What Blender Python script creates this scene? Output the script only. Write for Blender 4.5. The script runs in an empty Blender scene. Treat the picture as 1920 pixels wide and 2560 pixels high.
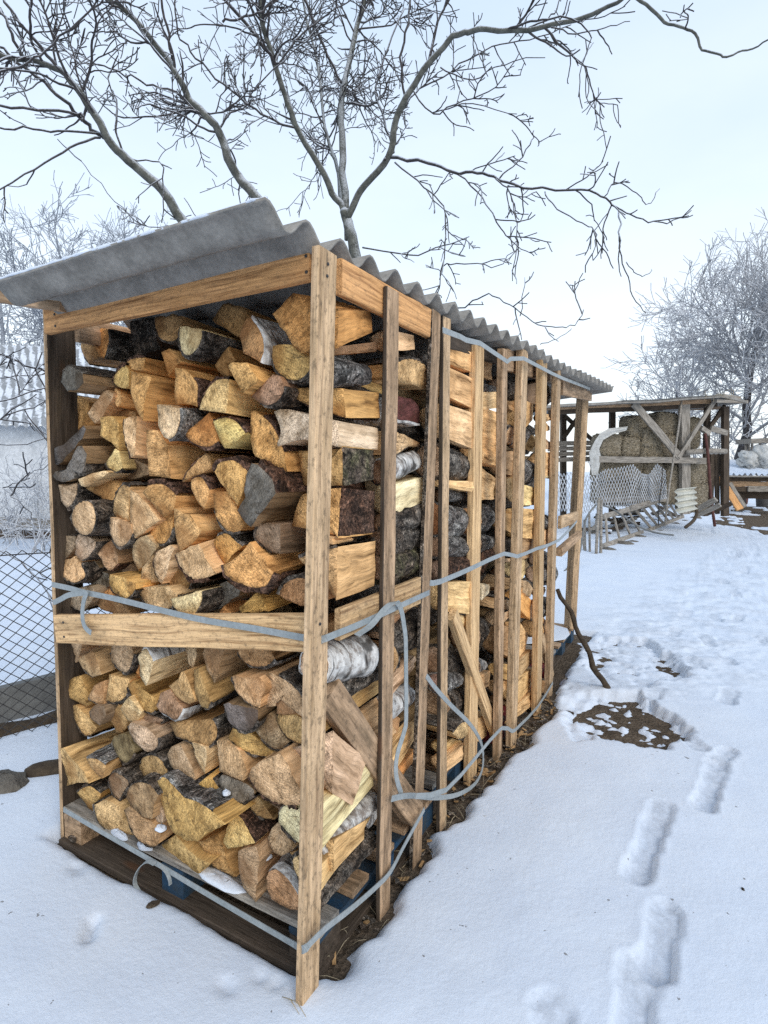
import bpy, bmesh, math, random
import numpy as np
from mathutils import Vector, Matrix
random.seed(7); RNG = np.random.default_rng(7)
SC = bpy.context.scene
COL = SC.collection
# ------------------------------------------------------------------ camera
F_PX, PITCH, YAW, ROLL = 1433.37, -.0782, .499, .0189
CAM = np.array([.8251, -1.2393, 1.4388])
_cy, _sy, _cp, _sp = math.cos(YAW), math.sin(YAW), math.cos(PITCH), math.sin(PITCH)
FWD = np.array([-_sy*_cp, _cy*_cp, _sp]); _r = np.array([_cy, _sy, 0.]); _u = np.cross(_r, FWD)
RIGHT = math.cos(ROLL)*_r + math.sin(ROLL)*_u; UP = -math.sin(ROLL)*_r + math.cos(ROLL)*_u
cd = bpy.data.cameras.new('camera'); cam = bpy.data.objects.new('camera', cd); COL.objects.link(cam)
cd.sensor_fit = 'HORIZONTAL'; cd.sensor_width = 36; cd.lens = 36*F_PX/1920; cd.clip_start = .05; cd.clip_end = 2000
M = Matrix(((RIGHT[0], UP[0], -FWD[0], CAM[0]), (RIGHT[1], UP[1], -FWD[1], CAM[1]), (RIGHT[2], UP[2], -FWD[2], CAM[2]), (0, 0, 0, 1)))
cam.matrix_world = M; SC.camera = cam
def ray(x, y): return FWD + (x-960)/F_PX*RIGHT - (y-1280)/F_PX*UP
def on(ax, x, y, v):
    d = ray(x, y); return CAM + (v-CAM[ax])/d[ax]*d
def onY(x, y, v=0.): return on(1, x, y, v)
def onX(x, y, v=0.): return on(0, x, y, v)
def onZ(x, y, v=0.): return on(2, x, y, v)
def at(x, y, D): return CAM + ray(x, y)*D
def onP(x, y, p0, n):
    d = ray(x, y); return CAM + (np.dot(np.asarray(p0)-CAM, n)/np.dot(d, n))*d
# ------------------------------------------------------------------ helpers
def tag(o, label=None, cat=None, group=None, kind=None):
    if label: o['label'] = label
    if cat: o['category'] = cat
    if group: o['group'] = group
    if kind: o['kind'] = kind
    return o
def empty(name, loc):
    o = bpy.data.objects.new(name, None); COL.objects.link(o); o.location = Vector([float(a) for a in loc]); o.empty_display_size = .1
    return o
def mesh_obj(name, V, F, mats, parent=None, mi=None, smooth=None, matrix=None, color=None, world=True):
    """V in world coordinates (or local if matrix given)."""
    me = bpy.data.meshes.new(name)
    V = np.asarray(V, float)
    org = np.zeros(3)
    if matrix is None:
        org = V.mean(0) if parent is None else np.array(parent.matrix_basis.translation)
        me.from_pydata((V-org).tolist(), [], F)
    else:
        me.from_pydata(V.tolist(), [], F)
    if not isinstance(mats, (list, tuple)): mats = [mats]
    for m in mats: me.materials.append(m)
    if mi is not None: me.polygons.foreach_set('material_index', np.asarray(mi, dtype=np.int32))
    if smooth is not None:
        if smooth is True: smooth = [True]*len(F)
        me.polygons.foreach_set('use_smooth', np.asarray(smooth, dtype=bool))
    me.update()
    o = bpy.data.objects.new(name, me); COL.objects.link(o)
    if parent is not None: o.parent = parent
    if matrix is not None:
        o.matrix_basis = matrix if parent is None else parent.matrix_basis.inverted() @ matrix
    elif parent is None:
        o.location = Vector(org)
    if color is not None: o.color = (*color, 1)
    return o
def unit(v):
    v = np.asarray(v, float); return v/(np.linalg.norm(v)+1e-12)
def frame(ex, ey, ez, o):
    return Matrix(((ex[0], ey[0], ez[0], o[0]), (ex[1], ey[1], ez[1], o[1]), (ex[2], ey[2], ez[2], o[2]), (0, 0, 0, 1)))
# numpy value noise
def _h(i, j, s):
    n = (i.astype(np.int64)*374761393 + j.astype(np.int64)*668265263 + s*1274126177) & 0x7fffffff
    n = ((n ^ (n >> 13))*1274126177) & 0x7fffffff
    return ((n ^ (n >> 16)) & 0xffff)/65535.
def vn(x, y, s=0):
    x = np.asarray(x, float); y = np.asarray(y, float)
    i = np.floor(x).astype(np.int64); j = np.floor(y).astype(np.int64); u = x-i; v = y-j
    u = u*u*(3-2*u); v = v*v*(3-2*v)
    return (_h(i, j, s)*(1-u)+_h(i+1, j, s)*u)*(1-v)+(_h(i, j+1, s)*(1-u)+_h(i+1, j+1, s)*u)*v
def fbm(x, y, s=0, o=4):
    a = 0; w = .5
    for k in range(o):
        a = a + w*vn(x*2**k+k*17.3, y*2**k-k*9.1, s+k); w *= .5
    return a/(1-.5**o)
class MB:
    """collects quads / boxes / tubes into one mesh"""
    def __init__(s): s.V = []; s.F = []; s.M = []; s.S = []
    def add(s, V, F, m=0, sm=False):
        b = len(s.V); s.V.extend([tuple(map(float, v)) for v in V]); s.F.extend([tuple(int(i)+b for i in f) for f in F]); s.M.extend([m]*len(F)); s.S.extend([sm]*len(F))
    def tube(s, P, R, n=6, m=0, cap=True, sm=True):
        P = np.asarray(P, float); k = len(P); R = np.broadcast_to(np.asarray(R, float), (k,))
        T = np.gradient(P, axis=0); T /= (np.linalg.norm(T, axis=1, keepdims=True)+1e-12)
        a = np.array([0, 0, 1.]) if abs(T[0][2]) < .9 else np.array([1., 0, 0])
        N = np.cross(T[0], a); N /= np.linalg.norm(N)
        ang = np.arange(n)*2*math.pi/n; V = []
        for i in range(k):
            N = N - T[i]*np.dot(N, T[i]); N /= np.linalg.norm(N)+1e-12; B = np.cross(T[i], N)
            V.append(P[i]+R[i]*(np.cos(ang)[:, None]*N+np.sin(ang)[:, None]*B))
        V = np.concatenate(V); F = []
        for i in range(k-1):
            for j in range(n):
                F.append((i*n+j, i*n+(j+1) % n, (i+1)*n+(j+1) % n, (i+1)*n+j))
        if cap: F.append(tuple(range(n-1, -1, -1))); F.append(tuple((k-1)*n+j for j in range(n)))
        s.add(V, F, m, sm)
    def box(s, c, ex, ey, ez, m=0):
        """centre + half axis vectors"""
        c, ex, ey, ez = [np.asarray(a, float) for a in (c, ex, ey, ez)]
        V = [c+a*ex+b*ey+d*ez for d in (-1, 1) for b in (-1, 1) for a in (-1, 1)]
        s.add(V, [(0, 2, 3, 1), (4, 5, 7, 6), (0, 1, 5, 4), (2, 6, 7, 3), (0, 4, 6, 2), (1, 3, 7, 5)], m)
    def build(s, name, mats, parent=None, color=None):
        return mesh_obj(name, s.V, s.F, mats, parent, s.M, s.S, color=color)
# ------------------------------------------------------------------ materials
class NT:
    def __init__(s, name, rough=.8, spec=.3):
        s.m = bpy.data.materials.new(name); s.m.use_nodes = True; s.t = s.m.node_tree
        s.b = s.t.nodes['Principled BSDF']; s.b.inputs['Roughness'].default_value = rough; s.b.inputs['Specular IOR Level'].default_value = spec
        s.out = s.t.nodes['Material Output']
    def n(s, typ, **k):
        d = s.t.nodes.new(typ)
        for a, v in k.items(): setattr(d, a, v)
        return d
    def put(s, sock, v):
        if v is None: return
        if isinstance(v, bpy.types.NodeSocket): s.t.links.new(v, sock)
        else: sock.default_value = (*v, 1) if (isinstance(v, tuple) and len(v) == 3 and sock.type == 'RGBA') else v
    def co(s): return s.n('ShaderNodeTexCoord').outputs['Object']
    def mul(s, vec, sc):
        d = s.n('ShaderNodeVectorMath', operation='MULTIPLY'); s.put(d.inputs[0], vec); d.inputs[1].default_value = sc; return d.outputs[0]
    def vadd(s, a, b):
        d = s.n('ShaderNodeVectorMath', operation='ADD'); s.put(d.inputs[0], a); s.put(d.inputs[1], b); return d.outputs[0]
    def noise(s, vec, scale=5, det=4, rough=.55, dist=0., out='Fac'):
        d = s.n('ShaderNodeTexNoise'); s.put(d.inputs['Vector'], vec); d.inputs['Scale'].default_value = scale; d.inputs['Detail'].default_value = det
        d.inputs['Roughness'].default_value = rough; d.inputs['Distortion'].default_value = dist; return d.outputs[out]
    def voro(s, vec, scale=5, feat='F1', out='Distance', rnd=1.):
        d = s.n('ShaderNodeTexVoronoi', feature=feat); s.put(d.inputs['Vector'], vec); d.inputs['Scale'].default_value = scale; d.inputs['Randomness'].default_value = rnd; return d.outputs[out]
    def ramp(s, fac, stops, interp='LINEAR'):
        d = s.n('ShaderNodeValToRGB'); d.color_ramp.interpolation = interp; e = d.color_ramp.elements
        while len(e) < len(stops): e.new(.5)
        for k, (p, c) in enumerate(stops):
            e[k].position = p; e[k].color = (c, c, c, 1) if not isinstance(c, tuple) else (*c, 1)
        s.put(d.inputs[0], fac); return d.outputs[0]
    def math(s, op, a, b=None, c=None, clamp=False):
        d = s.n('ShaderNodeMath', operation=op); d.use_clamp = clamp
        for i, v in enumerate((a, b, c)):
            if v is not None: s.put(d.inputs[i], v)
        return d.outputs[0]
    def mix(s, fac, a, b, mode='MIX'):
        d = s.n('ShaderNodeMix', data_type='RGBA', blend_type=mode); s.put(d.inputs[0], fac); s.put(d.inputs[6], a); s.put(d.inputs[7], b); return d.outputs[2]
    def bump(s, h, strength=.3, dist=.004, nrm=None):
        d = s.n('ShaderNodeBump'); d.inputs['Strength'].default_value = strength; d.inputs['Distance'].default_value = dist
        s.put(d.inputs['Height'], h)
        if nrm is not None: s.put(d.inputs['Normal'], nrm)
        return d.outputs[0]
    def done(s, col=None, nrm=None, rough=None):
        s.put(s.b.inputs['Base Color'], col); s.put(s.b.inputs['Normal'], nrm); s.put(s.b.inputs['Roughness'], rough); return s.m
def oinfo(t):
    d = t.n('ShaderNodeObjectInfo'); return d.outputs['Color'], d.outputs['Random']
def m_endgrain():
    t = NT('end_grain', .85, .2); c = t.co(); oc, rnd = oinfo(t)
    vr = t.n('ShaderNodeVectorRotate', rotation_type='Y_AXIS'); t.put(vr.inputs['Vector'], c); t.put(vr.inputs['Angle'], t.math('MULTIPLY', rnd, 6.28))
    off = t.n('ShaderNodeCombineXYZ'); t.put(off.inputs[0], t.math('MULTIPLY', rnd, 37.)); t.put(off.inputs[2], t.math('MULTIPLY', rnd, 91.))
    p = t.vadd(vr.outputs[0], off.outputs[0])
    big = t.noise(p, 14, 4, .6); mid = t.noise(p, 48, 4, .65)
    saw = t.noise(t.mul(p, (170, 20, 26)), 1, 4, .65)
    fib = t.noise(p, 190, 3, .75)
    xz = t.mul(c, (1, 0, 1)); ln = t.n('ShaderNodeVectorMath', operation='LENGTH'); t.put(ln.inputs[0], t.vadd(xz, t.mul(t.noise(c, 22, 3, .5, out='Color'), (.02, 0, .02))))
    ring = t.math('SINE', t.math('MULTIPLY', ln.outputs['Value'], 900.))
    hv = t.ramp(ln.outputs['Value'], [(.03, 1.), (.055, 0.)]); hv = t.math('MULTIPLY', hv, t.ramp(rnd, [(.55, 0.), (.6, 1.)]))
    col = t.mix(1., oc, t.ramp(big, [(.30, (.46, .41, .34)), (.5, (1., 1., 1.)), (.70, (1.42, 1.45, 1.5))]), 'MULTIPLY')
    col = t.mix(.9, col, t.ramp(saw, [(.28, .5), (.5, 1.), (.7, 1.3)]), 'MULTIPLY')
    col = t.mix(.8, col, t.ramp(mid, [(.30, (.40, .33, .25)), (.46, (1., 1., 1.)), (.68, (1.25, 1.25, 1.25))]), 'MULTIPLY')
    col = t.mix(.75, col, t.ramp(fib, [(.34, .45), (.5, 1.), (.64, 1.45)]), 'MULTIPLY')
    col = t.mix(.4, col, t.ramp(ring, [(0., .6), (1., 1.2)]), 'MULTIPLY')
    col = t.mix(t.math('MULTIPLY', hv, .6), col, t.mix(1., oc, (.5, .38, .28), 'MULTIPLY'))
    sx = t.n('ShaderNodeSeparateXYZ'); t.put(sx.inputs[0], c); an = t.math('ARCTAN2', sx.outputs[0], sx.outputs[2]); cv = t.n('ShaderNodeCombineXYZ')
    t.put(cv.inputs[0], t.math('SINE', an)); t.put(cv.inputs[1], t.math('COSINE', an)); t.put(cv.inputs[2], t.math('ADD', t.math('MULTIPLY', rnd, 50.), t.math('MULTIPLY', ln.outputs['Value'], 2.)))
    ck = t.ramp(t.noise(cv.outputs[0], 5.5, 2, .5), [(.485, 0.), (.497, 1.), (.503, 1.), (.515, 0.)])
    ck = t.math('MULTIPLY', ck, t.ramp(t.noise(p, 18, 2, .5), [(.46, 0.), (.56, 1.)]))
    col = t.mix(t.math('MULTIPLY', ck, .8), col, (.05, .032, .018))
    spots = t.ramp(t.noise(p, 26, 5, .7), [(.58, 0.), (.72, 1.)])
    col = t.mix(t.math('MULTIPLY', spots, .55), col, (.075, .05, .028))
    h = t.math('ADD', t.math('MULTIPLY', saw, .7), t.math('ADD', t.math('MULTIPLY', fib, .5), mid))
    return t.done(col, t.bump(h, .9, .008))
def m_split(fixed=None):
    t = NT('split_wood', .8, .2); c = t.co(); oc, rnd = oinfo(t)
    if fixed: oc = fixed
    off = t.n('ShaderNodeCombineXYZ'); t.put(off.inputs[0], t.math('MULTIPLY', rnd, 37.)); t.put(off.inputs[1], t.math('MULTIPLY', rnd, 53.))
    p = t.vadd(c, off.outputs[0]); wav = t.vadd(p, t.mul(t.noise(p, 6, 2, .5, out='Color'), (.05, 0, .05)))
    s1 = t.noise(t.mul(wav, (34, 2.2, 34)), 1, 5, .62); s2 = t.noise(t.mul(wav, (130, 5, 130)), 1, 3, .6); big = t.noise(p, 7, 3, .6)
    col = t.mix(1., oc, t.ramp(s1, [(.30, (.25, .20, .14)), (.46, (.92, .9, .86)), (.68, (1.4, 1.42, 1.45))]), 'MULTIPLY')
    col = t.mix(.8, col, t.ramp(s2, [(.3, .6), (.5, 1.), (.7, 1.18)]), 'MULTIPLY')
    col = t.mix(.8, col, t.ramp(big, [(.3, (.7, .64, .56)), (.6, (1.12, 1.12, 1.12))]), 'MULTIPLY')
    h = t.math('ADD', t.math('MULTIPLY', s1, 1.2), s2)
    return t.done(col, t.bump(h, .8, .008))
def m_bark(name, dark, light, warm, birch=False):
    t = NT(name, .95, .15); c = t.co(); oc, rnd = oinfo(t)
    off = t.n('ShaderNodeCombineXYZ'); t.put(off.inputs[0], t.math('MULTIPLY', rnd, 37.)); t.put(off.inputs[1], t.math('MULTIPLY', rnd, 53.))
    p = t.vadd(c, off.outputs[0])
    if birch:
        n1 = t.noise(t.mul(p, (9, 60, 9)), 1, 4, .6); n2 = t.noise(p, 30, 5, .7)
        col = t.ramp(n1, [(.36, dark), (.44, light), (.7, (.78, .76, .72))])
        col = t.mix(t.ramp(n2, [(.5, 0.), (.62, 1.)]), col, warm)
        col = t.mix(t.ramp(t.noise(p, 10, 3, .6), [(.55, 0.), (.66, .9)]), col, (.05, .045, .04))
        h = t.math('ADD', n1, n2)
        return t.done(col, t.bump(h, .8, .006))
    w = t.vadd(p, t.mul(t.noise(p, 14, 3, .6, out='Color'), (.06, .06, .06)))
    n1 = t.noise(t.mul(w, (36, 15, 36)), 1, 6, .75, .8); n2 = t.noise(p, 120, 4, .7); n3 = t.noise(p, 13, 4, .65)
    cr = t.ramp(n1, [(.40, 0.), (.50, .6), (.60, 1.)])
    col = t.mix(cr, dark, t.mix(t.ramp(n3, [(.38, 0.), (.62, 1.)]), light, warm))
    col = t.mix(1., col, t.ramp(n2, [(.32, .3), (.5, 1.), (.66, 2.4)]), 'MULTIPLY')
    h = t.math('ADD', t.math('MULTIPLY', cr, 1.3), n2)
    return t.done(col, t.bump(h, 1., .016))
def m_plank(name, base, grey=.0, stain=.4, sheen=.75):
    t = NT(name, sheen, .25); c = t.co(); oc, rnd = oinfo(t)
    off = t.n('ShaderNodeCombineXYZ'); t.put(off.inputs[0], t.math('MULTIPLY', rnd, 37.)); t.put(off.inputs[1], t.math('MULTIPLY', rnd, 11.))
    p = t.vadd(c, off.outputs[0]); wav = t.vadd(p, t.mul(t.noise(t.mul(p, (2.2, 7, 7)), 1, 2, .5, out='Color'), (0, .05, .05)))
    kn = t.voro(t.mul(p, (2.1, 7., 1.)), 1, 'F1'); kr = t.ramp(kn, [(.05, 1.), (.13, 0.)])
    g1 = t.noise(t.mul(wav, (2.5, 95, 95)), 1, 3, .6); g2 = t.noise(t.mul(p, (12, 320, 320)), 1, 2, .6); big = t.noise(t.mul(p, (3, 9, 9)), 1, 4, .6); sp = t.noise(t.mul(p, (45, 70, 70)), 1, 5, .7)
    ring = t.math('SINE', t.math('MULTIPLY', kn, 60.))
    col = t.mix(1., base, t.ramp(g1, [(.32, (.42, .33, .24)), (.5, (1., 1., 1.)), (.68, (1.3, 1.3, 1.3))]), 'MULTIPLY')
    col = t.mix(.5, col, t.ramp(g2, [(.3, .7), (.6, 1.1)]), 'MULTIPLY')
    col = t.mix(1., col, t.ramp(rnd, [(0., .74), (1., 1.16)]), 'MULTIPLY')
    col = t.mix(grey, col, t.mix(1., tuple(.75*c+.25*sum(base)/3 for c in base), t.ramp(t.noise(t.mul(p, (5, 40, 40)), 1, 5, .65), [(.32, .22), (.48, .85), (.66, 1.7)]), 'MULTIPLY'))
    col = t.mix(t.math('MULTIPLY', t.ramp(sp, [(.52, 0.), (.66, 1.)]), stain), col, (.06, .045, .03))
    col = t.mix(t.math('MULTIPLY', t.ramp(big, [(.58, 0.), (.75, 1.)]), stain), col, (.12, .085, .05))
    col = t.mix(t.math('MULTIPLY', kr, .75), col, t.mix(.5, base, (.16, .06, .02)))
    h = t.math('ADD', g1, t.math('MULTIPLY', g2, .6))
    return t.done(col, t.bump(h, .7, .005))
def m_simple(name, c1, c2, scale=20, rough=.8, bump=.3, dist=.004, spec=.25, stretch=(1, 1, 1)):
    t = NT(name, rough, spec); c = t.mul(t.co(), stretch); n = t.noise(c, scale, 5, .65); n2 = t.noise(c, scale*6, 4, .6)
    col = t.mix(t.ramp(n, [(.32, 0.), (.68, 1.)]), c1, c2); col = t.mix(.5, col, t.ramp(n2, [(.3, .6), (.7, 1.25)]), 'MULTIPLY')
    return t.done(col, t.bump(t.math('ADD', n, n2), bump, dist))
def m_snow():
    t = NT('snow', .6, .25); c = t.co(); n1 = t.noise(c, 260, 3, .7); n2 = t.noise(c, 45, 4, .6); n3 = t.noise(c, 3.2, 4, .6); n4 = t.noise(c, 60, 2, .5)
    col = t.mix(t.ramp(n3, [(.35, 0.), (.7, 1.)]), (.645, .70, .785), (.70, .745, .81))
    col = t.mix(t.math('MULTIPLY', t.ramp(t.noise(c, 38, 2, .5), [(.735, 0.), (.75, 1.)]), .7), col, (.10, .08, .06))
    packed_shade = t.n('ShaderNodeAttribute'); packed_shade.attribute_name = 'packed'
    col = t.mix(t.math('MULTIPLY', packed_shade.outputs['Fac'], t.ramp(n2, [(.35, .25), (.6, .95)])), col, (.47, .50, .55))  # trodden snow's grey, plus shade painted into boot-print floors so they look sunken
    col = t.mix(.35, col, t.ramp(n1, [(.3, .86), (.7, 1.08)]), 'MULTIPLY')
    t.b.inputs['Subsurface Weight'].default_value = .0
    return t.done(col, t.bump(t.math('ADD', t.math('MULTIPLY', n1, .35), n2), .5, .006))
def m_earth():
    t = NT('earth', .95, .1); c = t.co(); n = t.noise(c, 9, 5, .7); n2 = t.noise(c, 90, 4, .7); v = t.voro(c, 55)
    col = t.ramp(n, [(.3, (.075, .055, .038)), (.6, (.17, .128, .09)), (.75, (.23, .18, .13))])
    col = t.mix(.9, col, t.ramp(n2, [(.3, .45), (.55, 1.), (.75, 1.6)]), 'MULTIPLY')
    return t.done(col, t.bump(t.math('ADD', n2, v), 1., .015))
def m_branch(name, c1, c2, frost, amt):
    t = NT(name, .9, .15); c = t.co(); g = t.n('ShaderNodeNewGeometry'); s = t.n('ShaderNodeSeparateXYZ'); t.put(s.inputs[0], g.outputs['Normal'])
    n = t.noise(c, 14, 4, .6); n2 = t.noise(c, 70, 3, .6)
    col = t.mix(t.ramp(n, [(.35, 0.), (.65, 1.)]), c1, c2); col = t.mix(.6, col, t.ramp(n2, [(.3, .6), (.7, 1.3)]), 'MULTIPLY')
    f = t.math('MULTIPLY', t.ramp(t.math('ADD', s.outputs[2], t.math('MULTIPLY', n2, .8)), [(.45, 0.), (.95, 1.)]), amt)
    col = t.mix(f, col, frost)
    return t.done(col, t.bump(n2, .6, .006))
MAT = {}
MAT['end'] = m_endgrain(); MAT['split'] = m_split(); MAT['split_old'] = m_split((.30, .195, .105))
MAT['bark'] = m_bark('bark_dark', (.026, .021, .017), (.34, .295, .245), (.25, .185, .135))
MAT['redbark'] = m_bark('bark_reddish', (.03, .018, .012), (.25, .15, .105), (.30, .15, .09))
MAT['moss'] = m_bark('bark_mossy', (.03, .024, .018), (.36, .265, .20), (.19, .175, .09))
MAT['greybark'] = m_bark('bark_grey', (.035, .03, .026), (.50, .475, .43), (.32, .265, .23))
MAT['birch'] = m_bark('bark_birch', (.05, .04, .035), (.5, .48, .45), (.26, .22, .19), True)
MAT['newplank'] = m_plank('plank_new', (0.734, 0.469, 0.229), .15, .5)
MAT['orangeplank'] = m_plank('plank_orange', (0.653, 0.340, 0.132), .12, .35)
MAT['stake'] = m_plank('plank_stake', (0.571, 0.373, 0.194), .5, .6)
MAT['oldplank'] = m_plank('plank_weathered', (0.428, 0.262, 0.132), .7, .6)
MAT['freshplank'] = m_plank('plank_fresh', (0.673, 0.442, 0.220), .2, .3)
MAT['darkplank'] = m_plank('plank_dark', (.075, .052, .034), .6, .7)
MAT['greyplank'] = m_plank('plank_grey', (.30, .265, .22), .6, .4)
MAT['bluepaint'] = m_simple('blue_paint_worn', (.010, .055, .12), (.04, .05, .055), 16, .75, .5)
MAT['redpaint'] = m_simple('red_paint_worn', (.22, .015, .02), (.12, .03, .03), 16, .75, .5)
MAT['strap'] = m_simple('strap_plastic', (.25, .28, .285), (.31, .335, .34), 12, .45, .15, .001, .4)
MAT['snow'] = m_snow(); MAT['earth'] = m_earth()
MAT['asbestos'] = m_simple('asbestos_sheet', (.19, .178, .16), (.32, .30, .27), 11, .9, .7, .005)
MAT['cream'] = m_simple('pale_sheet', (.45, .44, .38), (.60, .59, .52), 9, .9, .4)
MAT['hay'] = m_simple('hay', (.11, .09, .06), (.52, .445, .335), 15, .95, 1., .03, .1, (1, 1, 2.5))
MAT['straw'] = m_simple('straw', (.30, .24, .15), (.45, .37, .25), 10, .9)
MAT['plastic'] = m_simple('plastic_sheet', (.36, .355, .33), (.56, .565, .55), 6, .4, .6, .02, .5)
MAT['net'] = m_simple('frosted_net', (.42, .44, .46), (.66, .68, .71), 20, .7)
MAT['wire'] = m_simple('dark_wire', (.035, .033, .035), (.07, .065, .06), 20, .6)
MAT['stone'] = m_simple('stone', (.09, .08, .07), (.2, .18, .15), 9, .95, 1., .02)
MAT['rust'] = m_simple('rusty_steel', (.07, .025, .02), (.12, .05, .04), 12, .7, .3)
MAT['slate'] = m_simple('slate_sheet', (.13, .13, .125), (.20, .20, .19), 5, .9, .3)
MAT['wallwhite'] = m_simple('frosted_wall', (.5, .52, .54), (.68, .70, .72), 3, .9, .3)
MAT['walnut'] = m_branch('walnut_bark', (.07, .07, .06), (.145, .145, .125), (.60, .63, .67), .7)
MAT['twig'] = m_branch('twig_bark', (.045, .040, .040), (.09, .08, .078), (.62, .66, .72), .75)
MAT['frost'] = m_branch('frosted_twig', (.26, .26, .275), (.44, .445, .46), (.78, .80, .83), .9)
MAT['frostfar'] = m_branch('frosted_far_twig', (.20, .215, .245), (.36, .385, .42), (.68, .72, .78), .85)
MAT['stick'] = m_simple('stick_bark', (.035, .025, .018), (.10, .075, .05), 20, .9, .8, .006)
TONE = dict(g=(.62, .385, .15), p=(.64, .465, .26), o=(.54, .285, .10), b=(.34, .22, .095), w=(.17, .165, .13), d=(.085, .055, .034), k=(.1, .07, .05))
# ------------------------------------------------------------------ firewood
LOGS = []
BK = dict(k='bark', r='redbark', b='birch', m='greybark', o='moss')
def smooth_poly(P, flags, rnd, bstep=.011, sstep=.022):
    n = len(P); out = []; fl = []
    for i in range(n):
        p0, p1, p2, p3 = P[(i-1) % n], P[i], P[(i+1) % n], P[(i+2) % n]
        L = np.linalg.norm(p2-p1)
        if flags[i]:
            if not flags[(i-1) % n]: p0 = 2*p1-p2
            if not flags[(i+1) % n]: p3 = 2*p2-p1
            k = max(2, min(7, int(L/bstep)))
            for j in range(k):
                t = j/k
                q = .5*((2*p1)+(-p0+p2)*t+(2*p0-5*p1+4*p2-p3)*t*t+(-p0+3*p1-3*p2+p3)*t**3)
                out.append(q); fl.append(True)
        else:
            k = max(1, min(6, int(L/sstep)))
            for j in range(k):
                t = j/k; q = p1+(p2-p1)*t
                if j: q = q+np.array([rnd.normal(0, .0018), 0, rnd.normal(0, .0018)])
                out.append(q); fl.append(False)
    return np.array(out), fl
def make_log(P, flags, axis, length, tone, bark='bark', seed=0, end_scale=1., bt=None, cap='end'):
    """P: front outline (world), flags[i]: edge i->i+1 carries bark; axis: direction of the length"""
    rnd = np.random.default_rng(seed+11)
    P = np.asarray(P, float); ey = unit(axis)
    up = np.array([0, 0, 1.]) if abs(ey[2]) < .9 else np.array([1., 0, 0])
    ex = unit(np.cross(ey, up)); ez = np.cross(ex, ey)
    cen = P.mean(0); Rm = np.stack([ex, ey, ez])
    Q = (P-cen) @ Rm.T
    area = .5*sum(Q[i][0]*Q[(i+1) % len(Q)][2]-Q[(i+1) % len(Q)][0]*Q[i][2] for i in range(len(Q)))
    flags = list(flags)
    if area < 0:
        Q = Q[::-1].copy(); f2 = flags[::-1]; flags = f2[1:]+f2[:1]
    # pith: away from bark
    nb = [i for i, f in enumerate(flags) if f]
    if nb and len(nb) < len(flags):
        bm = np.mean([(Q[i]+Q[(i+1) % len(Q)])/2 for i in nb], axis=0); far = Q[np.argmax(np.linalg.norm((Q-bm)[:, [0, 2]], axis=1))]*.85
    else: far = np.array([rnd.normal(0, .01), 0, rnd.normal(0, .01)])
    Q = Q-np.array([far[0], 0, far[2]]); org = cen+Rm.T @ np.array([far[0], 0, far[2]])
    S, fl = smooth_poly(Q, flags, rnd); n = len(S); c0 = S.mean(0)
    m = 7; V = []
    ph = rnd.uniform(0, 99); fib = rnd.normal(0, .0016, n)
    for j in range(m+1):
        t = j/m; sc = 1+(end_scale-1)*t
        W = c0+(S-c0)*sc
        W[:, 1] = S[:, 1]*(1-t)+length*t
        if j > 0:
            for i in range(n):
                if not fl[i] and not fl[i-1]:
                    d = fib[i]+.004*(vn(np.array([i*.8+ph]), np.array([t*3.+ph]), 3)[0]-.5)*min(1, t*4)
                    nn = unit(np.array([S[i][0]-c0[0], 0, S[i][2]-c0[2]])); W[i] += nn*d
        else: W[:, 1] += rnd.normal(0, .0012, n)
        V.append(W)
    V = np.concatenate(V); Fc = []; mi = []; sm = []
    for j in range(m):
        for i in range(n):
            Fc.append((j*n+i, (j+1)*n+i, (j+1)*n+(i+1) % n, j*n+(i+1) % n)); mi.append(1); sm.append(False)
    # sawn face: slightly uneven, with two inner rings
    c1 = V[:n].mean(0); base = len(V); ring1 = c1+(V[:n]-c1)*.72; ring2 = c1+(V[:n]-c1)*.34
    amp = rnd.uniform(.003, .009); dish = rnd.uniform(-.010, .006)
    nz = lambda R: amp*2*(fbm(R[:, 0]*32+ph, R[:, 2]*32, 3, 3)-.5)
    ring1[:, 1] += nz(ring1)+dish*.5; ring2[:, 1] += nz(ring2)+dish
    V = np.concatenate([V, ring1, ring2, c1[None]+np.array([[0, dish, 0]])])
    for a0, b0 in ((0, base), (base, base+n)):
        for i in range(n): Fc.append((a0+i, a0+(i+1) % n, b0+(i+1) % n, b0+i)); mi.append(0); sm.append(True)
    for i in range(n): Fc.append((base+n+i, base+n+(i+1) % n, base+2*n)); mi.append(0); sm.append(True)
    Fc.append(tuple(m*n+i for i in range(n-1, -1, -1))); mi.append(0); sm.append(False)
    Fc = [f[::-1] for f in Fc]
    M = frame(ex, ey, ez, org); tc = TONE[tone]; j = min(1.55, max(.95, rnd.normal(1.27, .13))); wm = rnd.normal(0, .05); jc = tuple(max(.02, min(.85, c*j*f)) for c, f in zip(tc, (1.07+wm*.3, .945, .91-wm)))
    o = mesh_obj('firewood_log', V, Fc, [MAT[bark if cap == 'bark' else 'end'], MAT['split' if tc[0]/tc[2] > 1.6 else 'split_old']], None, mi, sm, M, jc)
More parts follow.
